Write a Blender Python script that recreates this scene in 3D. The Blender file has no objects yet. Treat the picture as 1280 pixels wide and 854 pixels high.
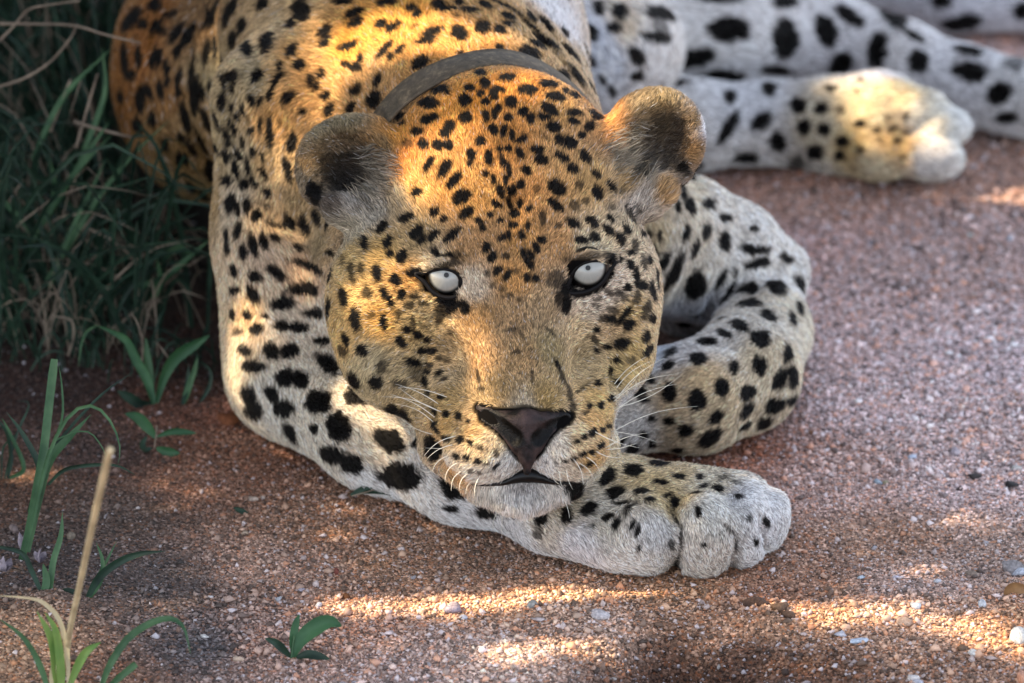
import bpy, math, random
import numpy as np
from mathutils import Vector, Matrix, noise as mnoise
S = bpy.context.scene
COL = S.collection
rng = np.random.default_rng(7)
random.seed(7)
PI = math.pi
# ------------------------------------------------------------------ camera
D = 6.0                       # metres from the lens to the nose bridge
PITCH = math.radians(24)
U = 0.0005                    # one photograph pixel at that distance, metres
T0 = np.array([0.0, 0.0, 0.15])
FWD = np.array([0.0, math.cos(PITCH), -math.sin(PITCH)])
RGT = np.array([1.0, 0.0, 0.0])
UPV = np.array([0.0, math.sin(PITCH), math.cos(PITCH)])
CAMP = T0 - FWD * D
cd = bpy.data.cameras.new('camera'); cam = bpy.data.objects.new('camera', cd); COL.objects.link(cam)
cam.location = CAMP.tolist()
cam.rotation_euler = (math.radians(90) - PITCH, 0, 0)
cd.sensor_width = 36; cd.lens = 36 * D / (1280 * U); cd.clip_start = .1; cd.clip_end = 2000
cd.dof.use_dof = True; cd.dof.focus_distance = D + 0.012; cd.dof.aperture_fstop = 6.6
S.camera = cam
# ------------------------------------------------------------------ light
SUN_EL, SUN_AZ = math.radians(44), math.radians(183)     # azimuth measured from +X towards +Y: the sun stands to the left
SUND = np.array([math.cos(SUN_EL) * math.cos(SUN_AZ), math.cos(SUN_EL) * math.sin(SUN_AZ), math.sin(SUN_EL)])
w = bpy.data.worlds.new('World'); S.world = w; w.use_nodes = True
nt = w.node_tree; bg = nt.nodes['Background']
sky = nt.nodes.new('ShaderNodeTexSky'); sky.sky_type = 'NISHITA'; sky.sun_disc = False
sky.sun_elevation = SUN_EL; sky.sun_rotation = math.radians(90) - SUN_AZ
sky.dust_density = 2.0; sky.altitude = 1200
hs = nt.nodes.new('ShaderNodeHueSaturation'); hs.inputs['Saturation'].default_value = .5      # sky desaturated to keep shaded white fur from looking blue
nt.links.new(sky.outputs[0], hs.inputs['Color']); nt.links.new(hs.outputs[0], bg.inputs[0]); bg.inputs[1].default_value = 0.13
sl = bpy.data.lights.new('sun', 'SUN'); sl.energy = 3.4; sl.angle = math.radians(.5); sl.color = (1, .80, .54)
so = bpy.data.objects.new('sun', sl); COL.objects.link(so)
so.rotation_euler = Vector(SUND.tolist()).to_track_quat('Z', 'Y').to_euler()
so.location = (-4, 0, 4)
S.view_settings.view_transform = 'Standard'; S.view_settings.look = 'None'
S.view_settings.exposure = 2.05; S.view_settings.gamma = 1
S.cycles.max_bounces = 6; S.cycles.diffuse_bounces = 3; S.cycles.glossy_bounces = 2; S.cycles.transmission_bounces = 4
S.cycles.use_denoising = True
S.cycles_curves.shape = 'RIBBONS' if hasattr(S, 'cycles_curves') else 'RIBBONS'
# ------------------------------------------------------------------ frames: photograph pixel -> place
def P(px, py, d=0.0):
    "local metres (right, up, towards the lens) of the point d units behind the plane of the nose bridge"
    px, py, d = np.broadcast_arrays(np.asarray(px, float), np.asarray(py, float), np.asarray(d, float) * U)
    k = U * (D + d) / D
    return np.stack([(px - 640) * k, (427 - py) * k, -d], -1)
def DH(px, py, h):
    "depth in units at which the sight line of a pixel is h metres above the ground"
    ty = (427 - np.asarray(py, float)) * U / D
    dirz = FWD[2] + ty * UPV[2]
    return ((np.asarray(h, float) - CAMP[2]) / dirz - D) / U
def L2W(p):
    p = np.asarray(p, float)
    return T0 + p[..., 0:1] * RGT + p[..., 1:2] * UPV - p[..., 2:3] * FWD
def W2L(q):
    q = np.asarray(q, float) - T0
    return np.stack([q @ RGT, q @ UPV, -(q @ FWD)], -1)
def W2PX(q):
    l = W2L(q); k = U * (D - l[..., 2]) / D
    return np.stack([640 + l[..., 0] / k, 427 - l[..., 1] / k], -1)
def G(px, py, h=0.0):
    return L2W(P(px, py, DH(px, py, h)))
def s2l(c):
    c = np.asarray(c, float) / 255.0
    return np.where(c <= .04045, c / 12.92, ((c + .055) / 1.055) ** 2.4)
# ------------------------------------------------------------------ materials
def mat(name):
    m = bpy.data.materials.new(name); m.use_nodes = True
    n = m.node_tree; return m, n, n.nodes, n.links, n.nodes['Principled BSDF']
def simple(name, rgb, rough=.8, spec=.3, var=.25, scale=80, bump=0.0, bscale=400, sub=0.0):
    m, n, N, L, b = mat(name)
    c = s2l(rgb)
    tc = N.new('ShaderNodeTexCoord'); nz = N.new('ShaderNodeTexNoise'); nz.inputs['Scale'].default_value = scale
    nz.inputs['Detail'].default_value = 4
    L.new(tc.outputs['Object'], nz.inputs['Vector'])
    r = N.new('ShaderNodeValToRGB'); L.new(nz.outputs['Fac'], r.inputs[0])
    r.color_ramp.elements[0].position = .3; r.color_ramp.elements[1].position = .7
    r.color_ramp.elements[0].color = (*(c * (1 - var)), 1); r.color_ramp.elements[1].color = (*np.minimum(c * (1 + var), .95), 1)
    L.new(r.outputs[0], b.inputs['Base Color'])
    b.inputs['Roughness'].default_value = rough; b.inputs['Specular IOR Level'].default_value = spec
    if bump:
        n2 = N.new('ShaderNodeTexNoise'); n2.inputs['Scale'].default_value = bscale; L.new(tc.outputs['Object'], n2.inputs['Vector'])
        bp = N.new('ShaderNodeBump'); bp.inputs['Strength'].default_value = bump; bp.inputs['Distance'].default_value = .001
        L.new(n2.outputs['Fac'], bp.inputs['Height']); L.new(bp.outputs[0], b.inputs['Normal'])
    return m
# ------------------------------------------------------------------ objects
def tag(o, label=None, cat=None, group=None, kind=None):
    if label: o['label'] = label
    if cat: o['category'] = cat
    if group: o['group'] = group
    if kind: o['kind'] = kind
    return o
def mesh_obj(name, v, f, material=None, parent=None, smooth=True, cols=None):
    "one mesh from numpy arrays; f is a list of polygons or an (n,3)/(n,4) array"
    me = bpy.data.meshes.new(name)
    v = np.asarray(v, np.float32)
    f = np.asarray(f, np.int32) if not isinstance(f, list) else f
    if isinstance(f, list):
        me.from_pydata(v.tolist(), [], f)
    else:
        n, k = f.shape
        me.vertices.add(len(v)); me.vertices.foreach_set('co', v.ravel())
        me.loops.add(n * k); me.loops.foreach_set('vertex_index', f.ravel())
        me.polygons.add(n); me.polygons.foreach_set('loop_start', np.arange(0, n * k, k, dtype=np.int32))
        me.polygons.foreach_set('loop_total', np.full(n, k, np.int32))
        me.update(calc_edges=True)
    if smooth: me.polygons.foreach_set('use_smooth', np.ones(len(me.polygons), bool))
    if cols is not None:
        a = me.attributes.new('col', 'FLOAT_COLOR', 'POINT')
        c = np.ones((len(v), 4), np.float32); c[:, :3] = cols; a.data.foreach_set('color', c.ravel())
    if material: me.materials.append(material)
    o = bpy.data.objects.new(name, me); COL.objects.link(o)
    if parent: o.parent = parent
    return o
def empty(name, loc=(0, 0, 0)):
    o = bpy.data.objects.new(name, None); o.location = [float(x) for x in loc]; COL.objects.link(o); o.empty_display_size = .02; return o
def local(o, loc):
    "keep world coordinates for a child of an Empty standing at loc"
    o.location = [-float(x) for x in loc]; return o
def tube(pts, rad, n=8, flat=1.0):
    pts = np.asarray(pts, float); m = len(pts); rad = np.broadcast_to(np.asarray(rad, float), (m,))
    t = np.gradient(pts, axis=0); t /= np.linalg.norm(t, axis=1)[:, None] + 1e-12
    a = np.array([0, 0, 1.0]) if abs(t[0][2]) < .9 else np.array([1.0, 0, 0])
    nrm = []; cur = a
    for i in range(m):
        cur = cur - t[i] * np.dot(cur, t[i]); cur /= np.linalg.norm(cur) + 1e-12; nrm.append(cur)
    nrm = np.array(nrm); bi = np.cross(t, nrm)
    an = np.arange(n) * 2 * PI / n
    v = pts[:, None] + rad[:, None, None] * (np.cos(an)[None, :, None] * nrm[:, None] + flat * np.sin(an)[None, :, None] * bi[:, None])
    v = v.reshape(-1, 3); f = []
    for i in range(m - 1):
        for j in range(n):
            k = (j + 1) % n; f.append([i * n + j, i * n + k, (i + 1) * n + k, (i + 1) * n + j])
    v = np.vstack([v, pts[:1], pts[-1:]]); e = m * n
    for j in range(n):
        k = (j + 1) % n; f.append([k, j, e]); f.append([(m - 1) * n + j, (m - 1) * n + k, e + 1])
    return v, f
def spline(pts, n=24):
    "Catmull-Rom through the points"
    p = np.asarray(pts, float); p = np.vstack([2 * p[0] - p[1], p, 2 * p[-1] - p[-2]]); out = []
    seg = len(p) - 3
    for t in np.linspace(0, seg - 1e-6, n):
        i = int(t); f = t - i; a, b, c, d = p[i:i + 4]
        out.append(.5 * ((2 * b) + (-a + c) * f + (2 * a - 5 * b + 4 * c - d) * f * f + (-a + 3 * b - 3 * c + d) * f ** 3))
    return np.array(out)
FURN = 750000; GRAINN = 190000; LEAFN = 75000; LITK = 1.0
# ------------------------------------------------------------------ signed distance modelling
def rotm(rx=0, ry=0, rz=0):
    return np.array(Matrix.Rotation(math.radians(rz), 3, 'Z') @ Matrix.Rotation(math.radians(ry), 3, 'Y') @ Matrix.Rotation(math.radians(rx), 3, 'X'))
def E(px, py, d, rx, ry, rz, k=20, rot=(0, 0, 0), op='+'):
    s = (D + d * U) / D * U
    return dict(t='E', c=P(px, py, d), r=np.array([rx, ry, rz]) * s, R=rotm(*rot), k=k * U, op=op)
def C(a, b, ra, rb, k=20, op='+'):
    sa = (D + a[2] * U) / D * U; sb = (D + b[2] * U) / D * U
    return dict(t='C', a=P(*a), b=P(*b), ra=ra * sa, rb=rb * sb, k=k * U, op=op)
def sdist(q, p):
    if q['t'] == 'E':
        x = (p - q['c']) @ q['R']
        k0 = np.linalg.norm(x / q['r'], axis=-1); k1 = np.linalg.norm(x / (q['r'] ** 2), axis=-1) + 1e-9
        return k0 * (k0 - 1) / k1
    ab = q['b'] - q['a']; t = np.clip(((p - q['a']) @ ab) / (ab @ ab), 0, 1)
    return np.linalg.norm(p - q['a'] - t[..., None] * ab, axis=-1) - (q['ra'] + (q['rb'] - q['ra']) * t)
def field(prims, p):
    d = np.full(p.shape[:-1], 1.0)
    for q in prims:
        s = sdist(q, p); k = q['k']
        if q['op'] == '+':
            h = np.maximum(k - np.abs(d - s), 0) / k; d = np.minimum(d, s) - h * h * k * .25
        else:
            h = np.maximum(k - np.abs(d + s), 0) / k; d = np.maximum(d, -s) + h * h * k * .25
    return d
def surface(prims, lo, hi, vox, B=12):
    "dense grid filled block by block near the surface, then surface nets"
    lo = np.array(lo, float); hi = np.array(hi, float)
    nb = np.ceil((hi - lo) / (vox * B)).astype(int); n = nb * B
    F = np.ones(n, np.float32)
    half = vox * B * math.sqrt(3) / 2
    idx = np.stack(np.meshgrid(*[np.arange(k) for k in nb], indexing='ij'), -1).reshape(-1, 3)
    cen = lo + (idx + .5) * B * vox
    ds = np.stack([sdist(q, cen) for q in prims], 1)
    dc = field(prims, cen)
    g = (np.arange(B)) * vox
    off = np.stack(np.meshgrid(g, g, g, indexing='ij'), -1)
    for i in range(len(idx)):
        x, y, z = idx[i] * B
        if abs(dc[i]) > half * 1.6 + .012:
            F[x:x + B, y:y + B, z:z + B] = 1 if dc[i] > 0 else -1
            continue
        sel = [q for j, q in enumerate(prims) if ds[i, j] < (max(dc[i], 0) + 2.2 * half + .02 if q['op'] == '+' else 1.6 * half + .02)]
        F[x:x + B, y:y + B, z:z + B] = field(sel, lo + idx[i] * B * vox + off)
    return nets(F, lo, vox)
def nets(F, lo, vox):
    s = F < 0; nx, ny, nz = F.shape
    cs = s[:-1, :-1, :-1].astype(np.int8)
    cnt = np.zeros((nx - 1, ny - 1, nz - 1), np.int8)
    for a in (0, 1):
        for b in (0, 1):
            for c in (0, 1):
                cnt += s[a:nx - 1 + a, b:ny - 1 + b, c:nz - 1 + c]
    act = (cnt > 0) & (cnt < 8)
    ii = np.argwhere(act); vid = np.full(act.shape, -1, np.int32); vid[act] = np.arange(len(ii))
    acc = np.zeros((len(ii), 3)); num = np.zeros(len(ii))
    cor = [(a, b, c) for a in (0, 1) for b in (0, 1) for c in (0, 1)]
    for p in cor:
        for ax in range(3):
            if p[ax]: continue
            q = list(p); q[ax] = 1
            f0 = F[ii[:, 0] + p[0], ii[:, 1] + p[1], ii[:, 2] + p[2]]; f1 = F[ii[:, 0] + q[0], ii[:, 1] + q[1], ii[:, 2] + q[2]]
            m = (f0 < 0) != (f1 < 0)
            t = np.where(m, f0 / np.where(m, f0 - f1, 1), 0)
            pos = np.tile(np.array(p, float), (len(ii), 1)); pos[:, ax] += t
            acc += pos * m[:, None]; num += m
    v = lo + (ii + acc / np.maximum(num, 1)[:, None]) * vox
    quads = []
    for ax in range(3):
        a, b = (ax + 1) % 3, (ax + 2) % 3
        sl0 = [slice(1, -1)] * 3; sl0[ax] = slice(0, -1); sl1 = list(sl0); sl1[ax] = slice(1, None)
        s0 = s[tuple(sl0)]; s1 = s[tuple(sl1)]
        e = np.argwhere(s0 != s1); 
        if not len(e): continue
        flip = s0[s0 != s1]
        e = e + 1; e[:, ax] -= 1
        def V(da, db):
            q = e.copy(); q[:, a] += da; q[:, b] += db; return vid[q[:, 0], q[:, 1], q[:, 2]]
        qd = np.stack([V(-1, -1), V(0, -1), V(0, 0), V(-1, 0)], 1)
        qd[~flip] = qd[~flip][:, ::-1]
        quads.append(qd)
    f = np.vstack(quads); f = f[(f >= 0).all(1)]
    return v, f
def vnormals(v, f):
    n = np.cross(v[f[:, 2]] - v[f[:, 0]], v[f[:, 3]] - v[f[:, 1]])
    N = np.zeros_like(v)
    for k in range(4): 
        for a in range(3): N[:, a] += np.bincount(f[:, k], n[:, a], len(v))
    return N / (np.linalg.norm(N, axis=1)[:, None] + 1e-12)
def trace(prims, px, py, far=3200):
    "distance behind the nose-bridge plane (units) where the sight line meets the body, nan if it misses"
    px = np.asarray(px, float); py = np.asarray(py, float)
    o = np.array([0, 0, D]); p1 = P(px, py, 0); dr = p1 - o; dr /= np.linalg.norm(dr, axis=-1)[..., None]
    t = np.full(px.shape, D - .12)
    for _ in range(64):
        t = t + np.clip(field(prims, o + dr * t[..., None]), -.01, .08) * .8
    q = o + dr * t[..., None]
    ok = np.abs(field(prims, q)) < .0015
    return q, ok
def H(px, py, r, h=None):
    "joint resting on (or h metres above) the ground: radius in units"
    hh = r * U if h is None else h
    return (px, py, float(DH(px, py, hh)))
def limb(pts, k=30):
    "pts: (px, py, radius, height or None)"
    out = []
    for (a, b) in zip(pts[:-1], pts[1:]):
        out.append(C(H(a[0], a[1], a[2], a[3]), H(b[0], b[1], b[2], b[3]), a[2], b[2], k))
    return out
PR = []
# trunk, neck and shoulders
PR += limb([(628, 238, 148, .185), (500, 62, 222, .19), (395, -150, 250, .19), (250, -330, 240, .17)], 60)
PR += [E(268, 90, float(DH(268, 90, .13)), 128, 165, 260, 50)]
PR += limb([(352, 130, 88, .20), (362, 300, 84, .12), (378, 420, 86, .06), (380, 455, 82, .045)], 60)
PR += [E(338, 478, float(DH(338, 478, .03)), 44, 46, 60, 24)]
PR += [E(585, 330, 330, 190, 190, 130, 60)]                         # chest behind the head
PR += limb([(400, -150, 230, .17), (560, -230, 240, .15), (760, -170, 200, .13), (860, -20, 100, .07)], 60)
PR += [E(705, 60, float(DH(705, 60, .09)), 150, 110, 240, 50)]
# right-hand (far side) upper arm and curled forearm
PR += limb([(800, 300, 95, .09), (880, 330, 75, .06)], 40)
PR += limb([(868, 262, 40, .10), (925, 300, 40, .075), (968, 340, 44, .045)], 26)
PR += [E(858, 352, float(DH(858, 352, .03)), 55, 72, 70, 24)]
PR += limb([(905, 318, 42, .05), (948, 358, 52, None), (952, 415, 60, None), (928, 470, 70, None), (868, 498, 68, None), (800, 500, 62, None), (740, 530, 55, None)], 14)
# near forearm and its paw
PR += limb([(378, 470, 84, None), (480, 532, 78, None), (580, 580, 68, None), (690, 615, 62, None), (775, 628, 60, None)], 40)
PR += [E(828, 628, float(DH(828, 628, .030)), 84, 48, 80, 26, (0, 0, 8)), E(902, 630, float(DH(902, 630, .027)), 62, 40, 78, 24, (0, 0, 14))]
PR += [C(H(700, 642, 50), H(772, 668, 47), 50, 47, 30), E(805, 668, float(DH(805, 668, .023)), 47, 50, 78, 13, (-25, 0, 10)),
       E(878, 670, float(DH(878, 670, .023)), 44, 50, 80, 14, (-25, 0, 0)),
       E(928, 660, float(DH(928, 660, .022)), 36, 50, 68, 14, (-25, 0, -8)),
       E(960, 652, float(DH(960, 652, .018)), 26, 40, 52, 12, (-20, 0, -14))]
PR += [C((834, 634, float(DH(834, 634, .058))), (850, 668, float(DH(850, 668, .050))), 5, 8, 10, '-'), C((850, 668, float(DH(850, 668, .050))), (841, 724, float(DH(841, 724, .002))), 8, 10, 10, '-'),
       C((905, 652, float(DH(905, 652, .056))), (921, 678, float(DH(921, 678, .046))), 4, 6, 9, '-'), C((921, 678, float(DH(921, 678, .046))), (914, 714, float(DH(914, 714, .004))), 6, 8, 9, '-'), C((948, 640, float(DH(948, 640, .050))), (955, 690, float(DH(955, 690, .006))), 3, 5, 8, '-')]
# hind legs
PR += limb([(780, 22, 88, .075), (900, 38, 76, .06), (1010, 42, 62, .045), (1120, 78, 50, .035), (1205, 108, 46, None), (1320, 132, 50, None)], 30)
PR += limb([(760, 165, 62, None), (860, 158, 56, None), (960, 155, 50, None), (1040, 158, 58, None), (1095, 158, 64, None)], 25)
PR += [E(1098, 138, float(DH(1098, 138, .04)), 54, 48, 60, 18), E(1142, 140, float(DH(1142, 140, .044)), 44, 30, 46, 14, (0, 0, 8)), E(1172, 160, float(DH(1172, 160, .034)), 42, 28, 44, 12, (0, 0, 4)), E(1160, 196, float(DH(1160, 196, .02)), 46, 30, 44, 12, (0, 0, -6)), E(1100, 192, float(DH(1100, 192, .02)), 50, 34, 46, 10)]
PR += limb([(960, -60, 50, .04), (1080, -18, 40, None), (1190, 5, 36, None), (1320, 6, 34, None)], 20)
NB = len(PR)
# head
PR += [E(628, 240, 150, 152, 156, 128, 30),
       E(505, 380, 140, 97, 118, 104, 34), E(738, 368, 138, 89, 118, 104, 34),
       E(635, 355, 112, 148, 112, 106, 34),
       E(520, 448, 150, 84, 62, 84, 30), E(745, 435, 150, 62, 62, 80, 30),
       C((640, 325, 78), (652, 490, 24), 66, 60, 30),
       E(655, 535, 45, 104, 58, 82, 24),
       E(640, 520, 110, 112, 70, 90, 24),
       E(611, 563, 8, 56, 39, 50, 10), E(706, 560, 8, 54, 39, 50, 10),
       C((500, 455, 118), (575, 510, 62), 50, 44, 34), C((768, 450, 118), (728, 510, 66), 40, 36, 30),
       C((595, 604, -38), (655, 602, -42), 3, 4, 6, '-'), C((655, 602, -42), (716, 602, -36), 4, 3, 6, '-'),
       E(655, 604, 42, 62, 32, 48, 8), E(652, 622, 40, 38, 21, 46, 12), C((600, 600, 40), (555, 560, 90), 22, 30, 24), C((708, 598, 40), (745, 560, 90), 20, 28, 24),
       C((525, 318, 92), (575, 318, 72), 22, 18, 22), C((712, 306, 70), (762, 305, 88), 18, 22, 22),
       C((540, 395, 80), (500, 400, 95), 24, 24, 30), C((755, 385, 78), (785, 395, 95), 22, 22, 30)]
# ears: cups open towards the viewer
PR += [E(440, 207, 134, 72, 64, 44, 14, (0, 0, 12)), E(816, 178, 134, 64, 70, 42, 14, (0, 0, -28)),
       C((480, 225, 140), (520, 220, 140), 42, 50, 26), C((788, 215, 140), (750, 205, 140), 40, 48, 26),
       E(430, 213, 82, 58, 51, 50, 10, (0, 0, 12), '-'), E(826, 180, 82, 49, 57, 50, 10, (0, 0, -28), '-'),
       C((500, 190, 135), (470, 165, 138), 16, 14, 12), C((425, 262, 110), (450, 270, 130), 20, 30, 16), C((828, 240, 110), (805, 250, 130), 18, 28, 16)]
# hollows under the brows, furrows and the old scar
PR += [C((596, 352, -22), (604, 395, -14), 14, 14, 26, '-'), C((694, 350, -22), (700, 395, -12), 14, 12, 26, '-'),
       C((524, 442, 30), (548, 400, 22), 8, 8, 16, '-'), C((766, 470, 40), (772, 430, 30), 7, 7, 14, '-'),
       C((690, 446, -28), (716, 506, -22), 3, 5, 8, '-'), C((716, 500, -24), (742, 462, 4), 3, 3, 8, '-'), C((640, 262, 22), (640, 300, 8), 6, 6, 22, '-')]
# eye sockets
EYES = [(558, 344, 27), (735, 335, 27)]
PR += [E(553, 353, 30, 24, 16.5, 40, 5, (0, 0, -12), '-'), E(734, 343, 30, 26, 16.5, 40, 5, (0, 0, 22), '-')]
# nose leather, its own fine field
def crease(pts, r, k, sink=0):
    "a furrow drawn along the surface"
    p = np.array(pts, float); n = max(3, len(p) * 2 - 1); p = spline(p, n); q, ok = trace(PR, p[:, 0], p[:, 1]); d = -q[:, 2] / U
    for i in range(n - 1):
        if ok[i] and ok[i + 1] and abs(d[i] - d[i + 1]) < 60: yield C((p[i, 0], p[i, 1], d[i] + sink), (p[i + 1, 0], p[i + 1, 1], d[i + 1] + sink), r, r, k, '-')
CR = []
for pts, r_, k_ in [([(930, 300), (902, 345), (882, 398)], 5, 14), ([(950, 320), (916, 362), (895, 408)], 4, 12), ([(975, 335), (935, 370), (905, 412)], 3, 12), ([(850, 436), (885, 428), (915, 432)], 4, 14),
        ([(262, 25), (270, 80), (284, 130), (300, 185), (312, 235)], 6, 18), ([(276, 60), (294, 120), (318, 190)], 5, 16), ([(248, 90), (262, 160), (278, 215)], 5, 16), ([(232, 120), (246, 170), (272, 235)], 5, 16),
        ([(328, 225), (345, 272), (400, 300)], 6, 22), ([(655, 25), (700, 72), (735, 118)], 4, 14), ([(690, 22), (728, 70), (752, 112)], 4, 14), ([(660, 8), (690, 40), (712, 66)], 3, 10),
        ([(522, 372), (545, 393), (572, 402)], 3, 9), ([(712, 402), (748, 386), (776, 362)], 3, 9), ([(528, 425), (533, 475), (546, 522)], 4, 12), ([(773, 395), (763, 440), (765, 488)], 4, 12),
        ([(835, 634), (851, 662), (848, 700), (841, 719)], 5, 9), ([(906, 655), (921, 680), (914, 712)], 4, 8), ([(948, 640), (957, 665), (950, 700)], 4, 8), ([(760, 634), (785, 626), (815, 632)], 3, 10),
        ([(318, 60), (335, 150), (340, 210)], 5, 24), ([(925, 540), (965, 500), (985, 455)], 3, 18), ([(900, 300), (870, 340), (850, 380)], 6, 22), ([(360, 160), (372, 210), (380, 250)], 5, 20)]:
    CR += list(crease(pts, r_, k_))
PR += CR
NP = [C((612, 522, -20), (650, 552, -28), 12, 17, 8), C((702, 527, -20), (667, 552, -28), 11, 17, 8), E(657, 525, -24, 38, 12, 28, 8),
      C((601, 511, -12), (634, 521, -30), 7, 9, 7), C((711, 522, -12), (684, 524, -30), 7, 9, 7),
      C((656, 530, -36), (659, 572, -34), 20, 10, 8), C((659, 566, -34), (659, 590, -30), 9, 4.5, 6),
      C((605, 518, -26), (620, 529, -44), 5, 9, 4, '-'), C((620, 529, -44), (641, 548, -50), 9, 11, 4, '-'), C((708, 525, -26), (695, 532, -44), 5, 8, 4, '-'), C((695, 532, -44), (677, 549, -50), 8, 11, 4, '-'),
      C((664, 530, -62), (659, 590, -42), 2.5, 2.8, 3, '-')]
EYED = (32.5, 33.4)      # depth of the eyeball centres
def lid(path, r, cx, cy, cz, br=27):
    out = []; q = []
    for (x, y) in path:
        off = math.hypot(x - cx, y - cy); q.append((x, y, cz - math.sqrt(max(br * br - off * off, 60)) * 1.0 - 2))
    for a, b in zip(q[:-1], q[1:]): out.append(C(a, b, r, r, 6))
    return out
PR += lid([(516, 340), (532, 336), (545, 331.5), (558, 330), (571, 334), (581, 345)], 6.5, 558, 344, EYED[0])
PR += lid([(706, 348), (712, 336), (722, 326), (736, 320.5), (750, 320.5), (766, 324)], 6.5, 735, 335, EYED[1])
vB, fB = surface(PR, (-.36, -.19, -1.25), (.46, .5, .06), .0021)
_l2w = L2W(vB)
nB = vnormals(_l2w, fB)
keep = None
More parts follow.
